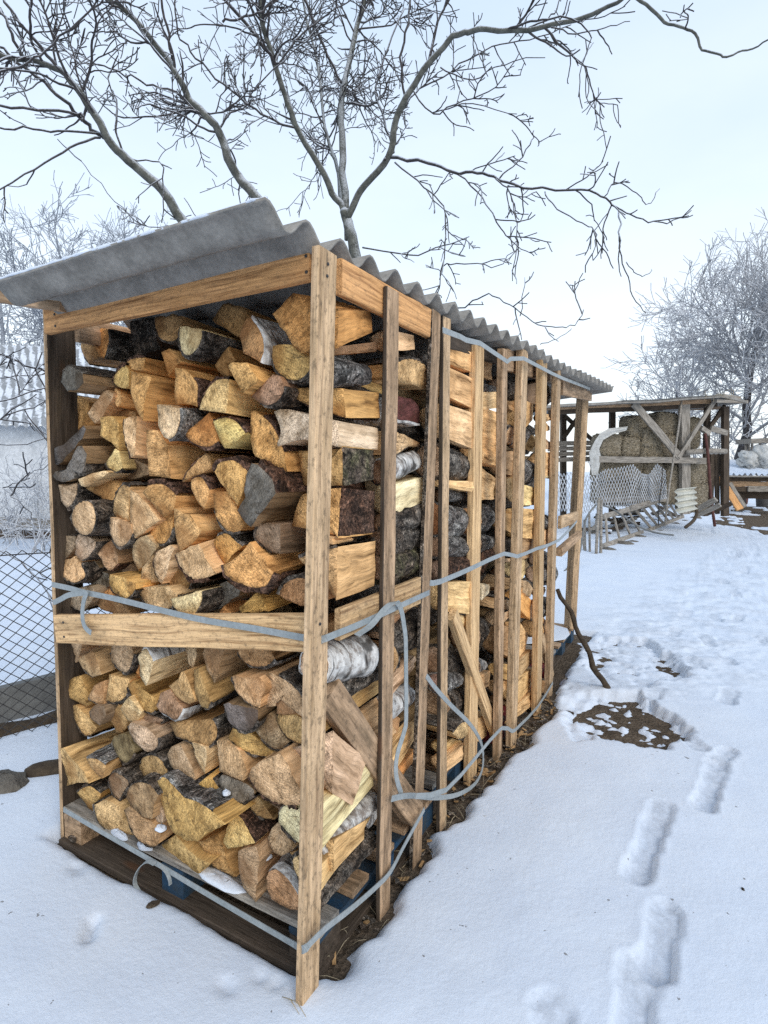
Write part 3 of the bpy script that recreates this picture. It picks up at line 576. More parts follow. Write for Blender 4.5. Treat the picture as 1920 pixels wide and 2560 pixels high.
# gap, tile, kind (s split face, k/r/b/m/o bark, e end seen from the side), tone, TLx TLy TRx TRy BRx BRy BLx BLy, options: x extra depth, n no extension to the right
SIDE = [
('A',1,'s',(.30,.2,.12),[170,950,735,770,735,1070,160,1000],'x6'),
('A',1,'m',(.3,.25,.2),[160,1100,640,1190,600,1430,160,1440],'n'),
('A',1,'m',(.3,.25,.2),[420,1450,735,1470,735,1560,420,1540],'x7'),
('A',2,'s',(.56,.38,.18),[150,1560,350,1540,330,1610,150,1640],'x1n'),
('A',3,'b',(.4,.3,.2),[100,1150,640,1010,620,1500,100,1580],'n'),
('A',3,'s',(.26,.19,.1),[330,1700,600,1600,600,1700,400,1830],'x5'),
('A',4,'s',(.62,.47,.29),[150,960,600,575,600,860,150,1370],''),
('A',4,'b',(.4,.3,.2),[150,1390,590,880,590,1130,150,1470],'x2'),
('A',4,'s',(.56,.42,.22),[150,1480,590,1130,590,1240,130,1800],'x1'),
('A',4,'k',(.4,.3,.2),[130,1830,590,1330,570,1450,130,1960],'x1'),
('B',1,'s',(.55,.4,.24),[900,700,1130,720,1330,990,960,985],'n'),
('B',1,'k',(.3,.22,.14),[1050,1000,1330,1010,1280,1110,1060,1090],'x4'),
('B',1,'e',(.48,.34,.17),[930,1160,1040,1100,1140,1090,1260,1120,1350,1200,1400,1330,1400,1500,1330,1510,930,1370],'k:0-6'),
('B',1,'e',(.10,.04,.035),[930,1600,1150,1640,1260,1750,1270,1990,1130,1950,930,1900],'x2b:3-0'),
('B',2,'e',(.42,.3,.15),[930,90,1270,260,1260,310,1110,310,930,430],'x2k:3-4'),
('B',2,'b',(.4,.3,.2),[930,500,1230,420,1260,640,930,800],''),
('B',2,'s',(.62,.48,.30),[920,840,1265,760,1260,1080,920,1220],''),
('B',2,'k',(.4,.3,.2),[920,1240,1250,1120,1250,1400,920,1480],''),
('B',2,'k',(.4,.3,.2),[915,1480,1250,1420,1240,1680,915,1800],''),
('B',2,'o',(.4,.3,.2),[910,1830,1200,1760,1230,2060,905,2150],''),
('B',3,'s',(.36,.22,.12),[880,680,1180,540,1060,690,880,860],'x3'),
('B',3,'k',(.4,.3,.2),[880,900,1200,640,1220,1100,900,1230],'x2'),
('B',3,'e',(.40,.26,.12),[870,1040,940,1120,960,1230,950,1350,870,1520],'k:0-4'),
('B',3,'s',(.46,.35,.24),[870,1560,1170,1290,1180,1440,870,1800],'x2'),
('B',3,'b',(.5,.4,.3),[870,1840,1170,1710,1170,1930,900,2150],'x1'),
('B',4,'s',(.34,.22,.12),[780,80,860,140,850,280,780,310],'x2'),
('B',4,'s',(.60,.44,.26),[790,450,970,260,1000,400,880,590],'x1'),
('B',4,'s',(.50,.28,.12),[880,600,985,500,985,590,930,660],'x2'),
('C',5,'s',(.52,.35,.17),[95,200,360,295,350,530,95,430],''),
('C',5,'s',(.55,.37,.18),[100,490,370,620,365,960,100,820],''),
('C',5,'s',(.60,.43,.22),[105,950,370,1040,375,1460,105,1340],''),
('C',5,'k',(.4,.3,.2),[115,1430,380,1570,370,1860,120,1830],''),
('C',6,'s',(.50,.36,.18),[110,110,310,110,370,245,110,190],'n'),
('C',6,'m',(.4,.3,.2),[120,215,375,260,340,325,120,370],'x2'),
('C',6,'m',(.30,.16,.08),[120,400,330,450,350,790,120,770],'n'),
('C',6,'m',(.4,.3,.2),[120,790,300,830,360,1040,125,1040],''),
('C',6,'r',(.3,.22,.15),[125,1090,370,1050,370,1210,125,1300],''),
('C',6,'s',(.60,.43,.21),[120,1360,365,1330,310,1730,120,1690],'n'),
('C',7,'s',(.56,.40,.2),[290,0,405,0,415,230,320,130],'x2n'),
('C',7,'k',(.4,.3,.2),[210,400,300,480,400,650,210,680],'x3'),
('C',7,'m',(.4,.3,.25),[200,690,415,670,360,830,200,890],'n'),
('C',7,'k',(.4,.3,.2),[210,910,360,930,400,1110,280,1150],'x2'),
('C',7,'s',(.56,.42,.22),[190,1450,340,1300,350,1430,190,1570],'x2n'),
('C',7,'e',(.60,.46,.24),[240,1350,330,1240,400,1225,440,1260,430,1340,370,1400,310,1420],'k:0-6'),
('C',7,'s',(.58,.42,.24),[190,1610,320,1510,385,1600,190,1770],'n'),
('D',5,'s',(.42,.28,.14),[545,400,640,430,570,610,545,600],'x4'),
('D',5,'m',(.40,.28,.15),[545,680,760,755,760,790,545,780],'n'),
('D',5,'s',(.50,.36,.19),[540,790,755,795,670,960,540,980],'n'),
('D',5,'s',(.55,.38,.19),[540,980,695,1030,690,1355,540,1330],''),
('D',5,'s',(.54,.36,.17),[540,1345,695,1380,685,1680,540,1640],''),
('D',6,'s',(.60,.43,.21),[535,-30,685,70,670,320,535,335],''),
('D',6,'m',(.55,.35,.18),[535,450,645,420,660,700,535,750],'n'),
('D',6,'m',(.4,.3,.2),[540,790,650,800,660,930,540,970],''),
('D',6,'r',(.4,.3,.2),[535,1000,675,955,660,1100,540,1260],''),
('D',6,'s',(.68,.55,.38),[530,1360,645,1380,650,1470,530,1550],'n'),
('D',7,'k',(.4,.3,.2),[585,30,700,100,720,240,590,430],''),
('D',7,'b',(.4,.3,.2),[585,500,700,520,640,650,585,670],'x2n'),
('D',7,'s',(.50,.35,.18),[580,680,650,660,690,770,600,830],'n'),
('D',7,'s',(.58,.39,.2),[550,1180,600,1170,670,1320,550,1420],'n'),
('E',5,'k',(.4,.3,.2),[820,620,960,680,960,865,820,840],'x3'),
('E',5,'s',(.42,.29,.15),[820,890,960,880,945,1110,880,1000],'x2'),
('E',5,'e',(.46,.33,.18),[800,1280,870,1200,940,1280,900,1380,850,1420,800,1400],'m:0-4'),
('E',5,'s',(.36,.25,.13),[800,1520,930,1490,920,1810,800,1770],'x2'),
('E',6,'e',(.36,.26,.13),[800,80,930,60,925,340,870,370,800,300],'x1k:2-4'),
('E',6,'s',(.34,.24,.13),[790,510,930,480,905,810,790,690],'x2'),
('E',6,'k',(.4,.3,.2),[785,870,910,860,905,980,785,990],''),
('E',6,'s',(.40,.3,.18),[785,1050,900,1060,895,1100,785,1100],'x1'),
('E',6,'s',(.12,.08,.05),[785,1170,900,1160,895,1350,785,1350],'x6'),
('E',6,'e',(.55,.39,.2),[765,1560,830,1555,868,1620,835,1680,765,1685],'k:0-4'),
('E',6,'s',(.46,.35,.22),[770,1690,890,1690,880,1780,770,1870],'x1'),
('E',7,'s',(.32,.22,.12),[820,130,930,100,915,510,820,420],'x2'),
('E',7,'s',(.46,.32,.14),[815,560,895,570,895,740,815,710],'x1'),
('E',7,'s',(.46,.33,.17),[815,750,905,760,895,830,815,900],'x1'),
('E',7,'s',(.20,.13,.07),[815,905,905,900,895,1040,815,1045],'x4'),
('E',7,'s',(.28,.2,.1),[810,1090,900,1110,885,1240,810,1240],'x1'),
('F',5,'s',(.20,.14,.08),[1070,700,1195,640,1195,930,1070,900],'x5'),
('F',5,'s',(.54,.38,.19),[1055,890,1195,940,1175,1120,1055,1220],''),
('F',5,'m',(.4,.3,.2),[1055,1230,1145,1220,1180,1330,1055,1450],'n'),
('F',5,'m',(.4,.3,.2),[1045,1560,1175,1620,1180,1885,1045,1890],''),
('F',6,'s',(.60,.43,.23),[1030,165,1175,200,1160,400,1030,400],''),
('F',6,'s',(.55,.4,.2),[1025,460,1165,465,1140,810,1020,790],''),
('F',6,'s',(.34,.24,.13),[1020,815,1165,790,1155,1010,1020,1060],'x1'),
('F',6,'s',(.56,.42,.22),[1015,1060,1105,1090,1105,1220,1015,1300],'x1n'),
('F',6,'e',(.42,.32,.2),[1010,1320,1080,1340,1140,1430,1100,1530,1010,1470],'k:0-2'),
('F',6,'s',(.66,.33,.11),[1005,1460,1080,1600,1140,1780,1005,1700],'n'),
('F',7,'s',(.52,.36,.17),[1035,100,1165,220,1160,380,1025,460],''),
('F',7,'s',(.52,.37,.17),[1025,490,1168,395,1140,550,1020,690],''),
('F',7,'s',(.53,.38,.18),[1010,700,1165,625,1145,860,1000,985],''),
('F',7,'s',(.52,.37,.18),[1000,1005,1145,875,1140,1030,1000,1140],''),
('G',5,'k',(.4,.3,.2),[1325,650,1385,700,1360,940,1325,990],'x2n'),
('G',5,'s',(.46,.33,.17),[1315,1050,1395,1060,1390,1120,1315,1140],'n'),
('G',5,'s',(.45,.32,.17),[1310,1165,1385,1220,1350,1240,1310,1260],'n'),
('G',5,'s',(.44,.32,.18),[1305,1360,1395,1420,1395,1480,1305,1480],''),
('G',5,'s',(.56,.38,.18),[1300,1520,1395,1540,1385,1770,1300,1800],''),
('G',6,'s',(.55,.4,.24),[1295,20,1395,30,1385,80,1295,70],''),
('G',6,'m',(.4,.3,.2),[1285,540,1375,560,1375,710,1285,690],''),
('G',6,'s',(.44,.30,.15),[1280,710,1375,720,1375,880,1280,940],''),
('G',6,'m',(.4,.3,.2),[1275,990,1365,975,1330,1080,1275,1150],'x1n'),
('G',6,'m',(.4,.3,.2),[1275,1160,1365,1100,1355,1380,1270,1350],''),
('G',6,'s',(.36,.27,.17),[1270,1410,1355,1385,1300,1480,1270,1510],'n'),
('G',6,'m',(.4,.3,.2),[1265,1600,1345,1560,1340,1750,1260,1800],''),
('G',7,'s',(.44,.29,.13),[1285,20,1355,60,1335,250,1285,250],'n'),
('G',7,'e',(.44,.30,.15),[1270,740,1295,745,1310,780,1302,860,1270,890],'k:0-4'),
]
SINFO = []
for k, (gap, tile, kind, tone, q, op) in enumerate(SIDE):
    ox, oy, sc = S_T[tile]; rnd = np.random.default_rng(k+900)
    xd = 0
    import re as _re
    mm_ = _re.match(r'x(\d)', op)
    if mm_: xd = int(mm_.group(1))*.014
    X = XP[gap]-xd
    TONE['x'] = tuple(c*(1.14 if kind == 's' else 1.05) for c in tone)
    px = [(ox+q[i]*sc, oy+q[i+1]*sc) for i in range(0, len(q), 2)]
    if kind == 'e':
        P = [onX(x, y, X+.012) for x, y in px]; n = len(P)
        m2 = _re.search(r'([kbrm]):(\d)-(\d)', op)
        fl = expand([(int(m2.group(2)), int(m2.group(3)))], n); bk = m2.group(1)
        c = np.mean(P, axis=0); nn = unit(np.array([1, rnd.uniform(-.25, .1), rnd.uniform(-.15, .15)]))
        P = [onP(x, y, c, nn) for x, y in px]
        o = make_log(P, fl, np.array([-1, rnd.uniform(.0, .12), rnd.normal(0, .05)]), .36, 'x', BK[bk], k+500, 1.)
    else:
        TL, TR, BR, BL = [onX(x, y, X) for x, y in px]
        ml, mr = (TL+BL)/2, (TR+BR)/2; hl, hr = TL-BL, TR-BR
        # cut the ends square: one Y for each end
        yl = (TL[1]+BL[1])/2; yr = (TR[1]+BR[1])/2
        ext0 = .03; ext1 = 0 if 'n' in op else .035
        d = (mr-ml)/(yr-yl+1e-6); Lh = 1.06*max(.02, abs(hl[2])); Rh = max(.02, abs(hr[2]))
        p0 = ml-d*ext0; p1 = mr+d*ext1; L = np.linalg.norm(p1-p0); axis = p1-p0
        sl = np.array([0, 0, 0.])
        tilt0 = (TL[1]-BL[1])/max(.03, Lh)*.5
        if kind == 's':
            h = Lh/2; w = min(.15, max(.07, Lh*rnd.uniform(.7, 1.1)))
            zz = rnd.uniform(-.3, .3)*h
            prof = [(0, h), (.004*rnd.normal(), h*.3), (.004*rnd.normal(), -h*.3), (0, -h), (-w*.6, -h*.95+zz*.3), (-w, zz-h*.3), (-w, zz+h*.4), (-w*.55, h*.98)]
            P = [p0+np.array([x, tilt0*z, z]) for x, z in prof]
            fl = [False]*8
            if rnd.random() < .6:
                for i in (4, 5, 6): fl[i] = True
            bk = 'bark'
        else:
            h = Lh/2; rx = min(.085, h*1.05); bk = BK[kind]
            P = []
            for a in range(12):
                an = a*math.pi/6; rr = 1+rnd.normal(0, .03)
                P.append(p0+np.array([-rx+rx*math.cos(an)*rr, 0, h*math.sin(an)*rr]))
            fl = [True]*12
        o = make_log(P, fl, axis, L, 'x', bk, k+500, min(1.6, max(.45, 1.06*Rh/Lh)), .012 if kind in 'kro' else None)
    SINFO.append((o, gap, kind, tone, px, k))
# ---- labels: look first, then the place in the stack
def words_tone(t):
    r, g, b = t; l = (r+g+b)/3
    if r/b > 3.3: return 'orange brown' if g/r < .62 and l < .36 else 'golden'
    if l < .1: return 'nearly black'
    if r/b < 1.5: return 'weathered grey'
    if l < .19: return 'dull brown'
    if l > .40: return 'pale'
    if g/r < .64: return 'orange brown'
    return 'tan'
ORD = ['first', 'second', 'third', 'fourth', 'fifth', 'sixth', 'seventh', 'eighth', 'ninth', 'tenth', 'eleventh', 'twelfth', 'thirteenth', 'fourteenth', 'fifteenth', 'sixteenth', 'seventeenth', 'eighteenth']
fr = []
for o, c, px, tone, bk, runs, k in FINFO:
    w = max(p[0] for p in px)-min(p[0] for p in px); h = max(p[1] for p in px)-min(p[1] for p in px)
    fr.append(dict(o=o, x=c[0], z=c[2], n=len(px), w=w, h=h, runs=runs, bk=bk, t=tuple(o.color[:3])))
up = [f for f in fr if f['z'] > 1.02]; lo = [f for f in fr if f['z'] <= 1.02]
for sec, lst, nrow in (('above', up, 7), ('below', lo, 6)):
    lst.sort(key=lambda f: f['z']); per = len(lst)/nrow
    for r in range(nrow):
        row = lst[int(r*per):int((r+1)*per)]; row.sort(key=lambda f: f['x'])
        for i, f in enumerate(row):
            A = f['w']*f['h']; size = 'large' if A > 11000 else ('small' if A < 3500 else '')
            sh = 'round' if f['runs'] == 'all' else ('half-round' if f['runs'] and f['runs'] != 'cap' and f['n'] > 7 else ('wedge' if f['n'] <= 5 else 'split'))
            rr = (ORD[r]+' row above middle board') if sec == 'above' else (ORD[nrow-1-r]+' row below middle board')
            lab = ' '.join(x for x in (size, words_tone(f['t']), sh, 'log end,', ORD[i], 'from left in front', rr) if x)
            tag(f['o'], lab, 'log', 'firewood logs stacked in the rack')
GAPN = dict(A='between corner post and first side stake', B='between first and second side stakes', C='between third and fourth side stakes', D='between fourth and fifth side stakes', E='between fifth and sixth side stakes', F='between sixth and seventh side stakes', G='between the last two side stakes')
KN = dict(s='split', k='dark barked', r='reddish barked', b='white birch barked', m='grey barked', e='cut end of', o='mossy barked')
for g in 'ABCDEFG':
    lst = [s for s in SINFO if s[1] == g]; lst.sort(key=lambda s: sum(p[1] for p in s[4]))
    for i, (o, gap, kind, tone, px, k) in enumerate(lst):
        kn = KN[kind]; tn = words_tone(tone) if kind in 'se' else ''
        lab = ' '.join(x for x in (tn, 'sawn end of log,' if kind == 'e' else kn+' log,', ORD[i], 'from top', GAPN[g]) if x)
        tag(o, lab, 'log', 'firewood logs stacked in the rack')
for o in LOGS:
    if 'label' not in o: print('no label', o.name)
# ------------------------------------------------------------------ planks
def plank(name, p0, p1, wdir, width, thick, mat, parent=None, seed=0, rough=.0012, seg=10, side=None, taper=1., sag=0.):
    """board from p0 to p1; wdir: direction of the width; side: material for the face towards -wdir"""
    rnd = np.random.default_rng(seed+3000); p0 = np.asarray(p0, float); p1 = np.asarray(p1, float)
    ex = unit(p1-p0); L = np.linalg.norm(p1-p0); ez = unit(np.cross(ex, wdir)); ey = np.cross(ez, ex)
    w, t = width/2, thick/2; c = min(.003, t*.35)
    prof = [(-w+c, -t), (w-c, -t), (w, -t+c), (w, t-c), (w-c, t), (-w+c, t), (-w, t-c), (-w, -t+c)]
    V = []; ph = rnd.uniform(0, 50)
    for j in range(seg+1):
        s = j/seg; wv = (vn(np.array([s*L*5+ph]), np.array([.5]), 1)[0]-.5)*rough*6; wv2 = (vn(np.array([s*L*5+ph]), np.array([9.5]), 1)[0]-.5)*rough*6
        k = 1+(taper-1)*s
        for a, b in prof:
            V.append((s*L, a*k+(wv if a > 0 else wv2)+rnd.normal(0, rough*.3), b+rnd.normal(0, rough*.25)+sag*math.sin(math.pi*s)))
    F = []; mi = []
    for j in range(seg):
        for i in range(8):
            F.append((j*8+i, j*8+(i+1) % 8, (j+1)*8+(i+1) % 8, (j+1)*8+i)[::-1]); mi.append(1 if side and i in (5, 6, 7) else 0)
    F.append(tuple(range(8))); F.append(tuple(seg*8+i for i in range(7, -1, -1))); mi += [0, 0]
    mats = [MAT[mat]]+([MAT[side]] if side else [])
    return mesh_obj(name, V, F, mats, parent, mi, None, frame(ex, ey, ez, p0))
RACK = empty('firewood_rack', (0, 0, 0))
tag(RACK, 'long open timber rack full of firewood, built of planks on pallets', 'firewood rack')
# post at the left end, its broad face towards the stack
lb = onY(158, 2112, 0); lt = onY(113, 770, 0)
plank('end_post', np.array([lb[0]-.008, .055, -.02]), np.array([lt[0]-.008, .055, lt[2]]), np.array([0, 1., 0]), .11, .018, 'darkplank', RACK, 2, side='stake')
# top front board, mid front board
def fboard(name, x0, yt0, yb0, x1, yt1, yb1, Y, th, mat, seed):
    a = (onY(x0, yt0, Y)+onY(x0, yb0, Y))/2; b = (onY(x1, yt1, Y)+onY(x1, yb1, Y))/2
    w0 = onY(x0, yt0, Y)[2]-onY(x0, yb0, Y)[2]; w1 = onY(x1, yt1, Y)[2]-onY(x1, yb1, Y)[2]
    return plank(name, a, b, np.array([0, 0, 1.]), w0, th, mat, RACK, seed, .001, 14, None, w1/w0)
fboard('top_board', 119, 766, 836, 781, 612, 703, -.02, .026, 'orangeplank', 3)
fboard('middle_board', 146, 1536.5, 1607, 783, 1533.5, 1627, -.026, .026, 'newplank', 4)
# purlin under the roof, sticking out to the left
plank('purlin', onY(-80, 722, -.13), onY(160, 756, -.05), np.array([0, 0, 1.]), .06, .03, 'oldplank', RACK, 5)
plank('rear_beam', np.array([-1.17, .08, 1.915]), np.array([-1.17, 3.6, 1.95]), np.array([0, 0, 1.]), .09, .028, 'oldplank', RACK, 6)
plank('rear_post', np.array([-1.19, 1.3, 0]), np.array([-1.19, 1.3, 1.9]), np.array([0, 1., 0]), .09, .02, 'oldplank', RACK, 7)
plank('rear_post', np.array([-1.19, 2.6, 0]), np.array([-1.19, 2.6, 1.9]), np.array([0, 1., 0]), .09, .02, 'oldplank', RACK, 8)
# stakes along the long side: M = arris between the two visible faces, R = far edge
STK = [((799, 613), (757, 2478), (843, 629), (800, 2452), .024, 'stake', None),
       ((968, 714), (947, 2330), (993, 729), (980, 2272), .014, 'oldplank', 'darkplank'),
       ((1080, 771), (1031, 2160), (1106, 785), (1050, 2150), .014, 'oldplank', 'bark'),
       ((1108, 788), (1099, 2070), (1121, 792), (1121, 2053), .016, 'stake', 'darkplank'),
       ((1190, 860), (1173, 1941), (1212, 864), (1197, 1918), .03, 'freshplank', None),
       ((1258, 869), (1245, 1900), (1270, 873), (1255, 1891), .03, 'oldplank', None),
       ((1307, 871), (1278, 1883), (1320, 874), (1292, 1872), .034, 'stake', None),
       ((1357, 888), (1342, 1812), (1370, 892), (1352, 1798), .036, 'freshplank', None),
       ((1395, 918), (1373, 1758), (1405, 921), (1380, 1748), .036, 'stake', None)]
SX = [.002, .012, .0, .004, -.018, .032, .056, .068, .075]
STAKE_Y = []
for i, (mt, mb, rt, rb, th, mat, sd) in enumerate(STK):
    X = SX[i]; b0 = onX(*mb, X); t0 = onX(*mt, X); r0 = onX(rb[0], mb[1]-(mb[0]-rb[0])*-1.2, X); tr = onX(*rt, X)
    br = onX(*rb, X)
    wb = max(.035, br[1]-b0[1]) if i < 8 else .07; wt = max(.035, tr[1]-t0[1]); w = (wb+wt)/2
    w = min(w, .105)
    zb = min(b0[2], 0)-.02 if i < 6 else b0[2]*.5-.03
    zb = max(zb, -.05)
    k = (zb-t0[2])/(b0[2]-t0[2]); yb = t0[1]+(b0[1]-t0[1])*k
    p0 = np.array([X-th/2, yb+w/2, zb]); p1 = np.array([X-th/2, t0[1]+w/2, t0[2]])
    STAKE_Y.append((b0[1], X))
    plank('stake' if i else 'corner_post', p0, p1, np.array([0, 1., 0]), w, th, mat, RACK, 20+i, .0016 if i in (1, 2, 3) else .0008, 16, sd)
# boards along the long side
def sboard(name, x0, yt0, yb0, x1, yt1, yb1, X, th, mat, seed, parent=RACK):
    a0, b0 = onX(x0, yt0, X), onX(x0, yb0, X); a1, b1 = onX(x1, yt1, X), onX(x1, yb1, X)
    return plank(name, (a0+b0)/2, (a1+b1)/2, np.array([0, 0, 1.]), a0[2]-b0[2], th, mat, parent, seed, .001, 10, None, (a1[2]-b1[2])/(a0[2]-b0[2]))
sboard('side_top_board', 846, 647, 736, 1074, 776, 847, -.016, .024, 'orangeplank', 40)
sboard('side_top_board', 1115, 822, 872, 1250, 892, 912, -.05, .024, 'darkplank', 41)
sboard('side_top_board', 1262, 871, 927, 1400, 930, 962, .0, .024, 'oldplank', 42)
sboard('side_top_board', 1403, 944, 988, 1476, 972, 1004, .03, .024, 'oldplank', 43)
sboard('side_middle_board', 844, 1522, 1602, 1046, 1443, 1508, -.012, .02, 'newplank', 44)
sboard('side_middle_board', 1399, 1290, 1322, 1442, 1279, 1304, .03, .024, 'stake', 45)
def nail(c, n):
    m = MB(); c = np.asarray(c, float); n = np.asarray(n, float); m.tube([c-n*.004, c+n*.0015], .0042, 8); m.build('nail', MAT['wire'], RACK)
for x, y in [(771, 1566), (771, 1582), (158, 1556), (160, 1592), (765, 640), (766, 680), (136, 786), (138, 815)]: nail(onY(x, y, -.040 if y > 1000 else -.034), (0, -1, 0))
for x, y in [(820, 660), (818, 690), (800, 1560), (812, 1590)]: nail(onX(x, y, .003), (1, 0, 0))
# diagonal braces (each traced on the plane where it lies)
def brace(x0, y0, X0, x1, y1, X1, w, th, mat, seed, edge=None):
    p0, p1 = onX(x0, y0, X0), onX(x1, y1, X1)
    plank('brace', p0, p1, np.array([0, -.45, .9]), w, th, mat, RACK, seed)
brace(812, 1726, -.0425, 1030, 2030, -.016, .085, .05, 'oldplank', 50)
brace(1130, 1535, -.022, 1236, 1830, -.02, .06, .03, 'freshplank', 51)
brace(1352, 1590, .03, 1378, 1690, .035, .05, .03, 'stake', 52)
brace(1398, 1380, .05, 1448, 1335, .05, .055, .04, 'oldplank', 53)
# far post
fb = onX(1428, 1564, -.03); ft = onX(1460, 985, -.03)
plank('end_post', np.array([-.04, fb[1], .14]), np.array([-.04, ft[1], ft[2]]), np.array([-.75, .66, 0]), .085, .06, 'stake', RACK, 54)
FARY = fb[1]
# ------------------------------------------------------------------ pallets
def pallet(y0, y1, x0, x1, z, block, label, rail, snow=False, seed=0):
    P = empty('pallet', ((x0+x1)/2, (y0+y1)/2, z)); tag(P, label, 'pallet', 'pallets under the firewood')
    n = 5; 
    for i in range(n):
        y = y0+.05+(y1-y0-.1)*i/(n-1)
        plank('deck_board', (x0, y, z+.133), (x1, y, z+.133), np.array([0, 1., 0]), .1, .022, 'greyplank' if i == 0 else 'oldplank', P, seed+i)
    for j, x in enumerate((x0+.055, (x0+x1)/2, x1-.055)):
        plank('stringer_board', (x, y0, z+.111), (x, y1, z+.111), np.array([1., 0, 0]), .1, .021, rail if j else 'oldplank', P, seed+10+j)
        plank('skid_board', (x, y0, z+.011), (x, y1, z+.011), np.array([1., 0, 0]), .1, .022, 'darkplank', P, seed+20+j)
        for k, y in enumerate((y0+.06, (y0+y1)/2, y1-.06)):
            m = MB(); m.box((x, y, z+.0615), (.0495, 0, 0), (0, .058, 0), (0, 0, .0385)); 
            m.build('block', MAT[block if not (block == 'bluepaint' and k == 0 and j != 1) else ('oldplank' if j == 0 else 'darkplank')], P)
    return P
pallet(.0, .80, -1.2, -.03, -.0, 'bluepaint', 'blue blocked pallet at the near end under the first logs', 'bluepaint', seed=100)
plank('cross_skid', (-1.2, .03, .014), (-.03, .03, .012), np.array([0, 1., 0]), .1, .026, 'darkplank', bpy.data.objects['pallet'], 131)
pallet(.84, 1.5, -1.2, -.06, 0, 'bluepaint', 'blue pallet, second from the near corner post', 'bluepaint', seed=140)
pallet(1.55, 2.75, -1.18, -.0, 0, 'redpaint', 'red painted pallet under the farther logs', 'redpaint', seed=170)
pallet(2.84, FARY+.07, -1.1, -.012, 0, 'bluepaint', 'empty blue pallet dusted with snow at the far end', 'bluepaint', seed=200)
def snow_lump(c, rx, ry, h, label, seed):
    rnd = np.random.default_rng(seed); n = 18; V = []; F = []; rings = 6
    for j in range(rings+1):
        t = j/rings
        for i in range(n):
            a = i*2*math.pi/n; k = 1+.5*(vn(np.array([math.cos(a)*1.5+seed]), np.array([math.sin(a)*1.5]), seed)[0]-.5)
            rr = math.cos(t*math.pi/2)**.7 if j < rings else .02
            V.append((c[0]+rx*k*rr*math.cos(a), c[1]+ry*k*rr*math.sin(a), c[2]+h*math.sin(t*math.pi/2)*(1+.15*rnd.normal())))
    for j in range(rings):
        for i in range(n): F.append((j*n+i, j*n+(i+1) % n, (j+1)*n+(i+1) % n, (j+1)*n+i))
    F.append(tuple(rings*n+i for i in range(n)))
    o = mesh_obj('snow_patch', V, F, MAT['snow'], None, None, True); tag(o, label, 'snow', 'snow caught on logs and pallets', 'thing'); return o
def px_on_deck(x, y, z=.146): return onZ(x, y, z)
for i, (x, y, rx, ry, h, lab) in enumerate([(299, 2090, .045, .016, .016, 'small snow pile on the pallet edge near the left post'), (362, 2117, .032, .018, .018, 'small snow pile on the pallet edge below a cut log'),
        (545, 2198, .10, .03, .014, 'biggest snow pile on the front pallet board'), (727, 2252, .03, .015, .012, 'small snow pile on the pallet beside the corner post')]):
    snow_lump(px_on_deck(x, y, .142), rx, ry, h, lab, 40+i)
for i, (x, y, Y, r, lab) in enumerate([(402, 2066, .0, .02, 'snow bit on the log end of the bottom left rows'), (510, 2147, .0, .018, 'round snow bit on a golden log of the bottom row'), (204, 1905, .03, .02, 'snow bit on a grained log beside the left post'), (661, 2135, .03, .026, 'snow bit on the bottom row log near the corner'), (566, 1979, .0, .013, 'snow crumb on a grey log end')]):
    c = onY(x, y, Y); snow_lump((c[0], c[1], c[2]-.008), r, r*.8, .012, lab, 60+i)
m = onZ(1410, 1585, .146); snow_lump((-.52, FARY-.38, .145), .50, .42, .010, 'thin snow layer on the empty far pallet', 75)
# ------------------------------------------------------------------ wood deep inside
m = MB(); rnd = np.random.default_rng(5)
for seg in range(6):
    y0 = .50+seg*.44
    for iz in range(13):
        for ix in range(8):
            x = -1.10+ix*.115+(iz % 2)*.05+rnd.normal(0, .012); z = .2+iz*.128+rnd.normal(0, .012); r = .062*rnd.uniform(.85, 1.1)
            if x > -.19: continue
            n = rnd.choice([4, 5, 7]); a0 = rnd.uniform(0, 6.28); dy = rnd.normal(0, .02)
            P = [(x+rnd.normal(0, .01), y0+dy, z), (x+rnd.normal(0, .01), y0+dy+.41, z+rnd.normal(0, .01))]
            b = len(m.V); ang = a0+np.arange(n)*2*math.pi/n
            V = [(p[0]+r*math.cos(a), p[1], p[2]+r*math.sin(a)) for p in P for a in ang]
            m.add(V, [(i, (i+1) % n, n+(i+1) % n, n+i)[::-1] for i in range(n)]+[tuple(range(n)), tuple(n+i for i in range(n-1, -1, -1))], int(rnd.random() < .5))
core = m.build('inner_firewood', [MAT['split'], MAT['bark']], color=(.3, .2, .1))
tag(core, 'firewood packed deep inside the rack behind the visible logs', 'firewood', None, 'stuff')
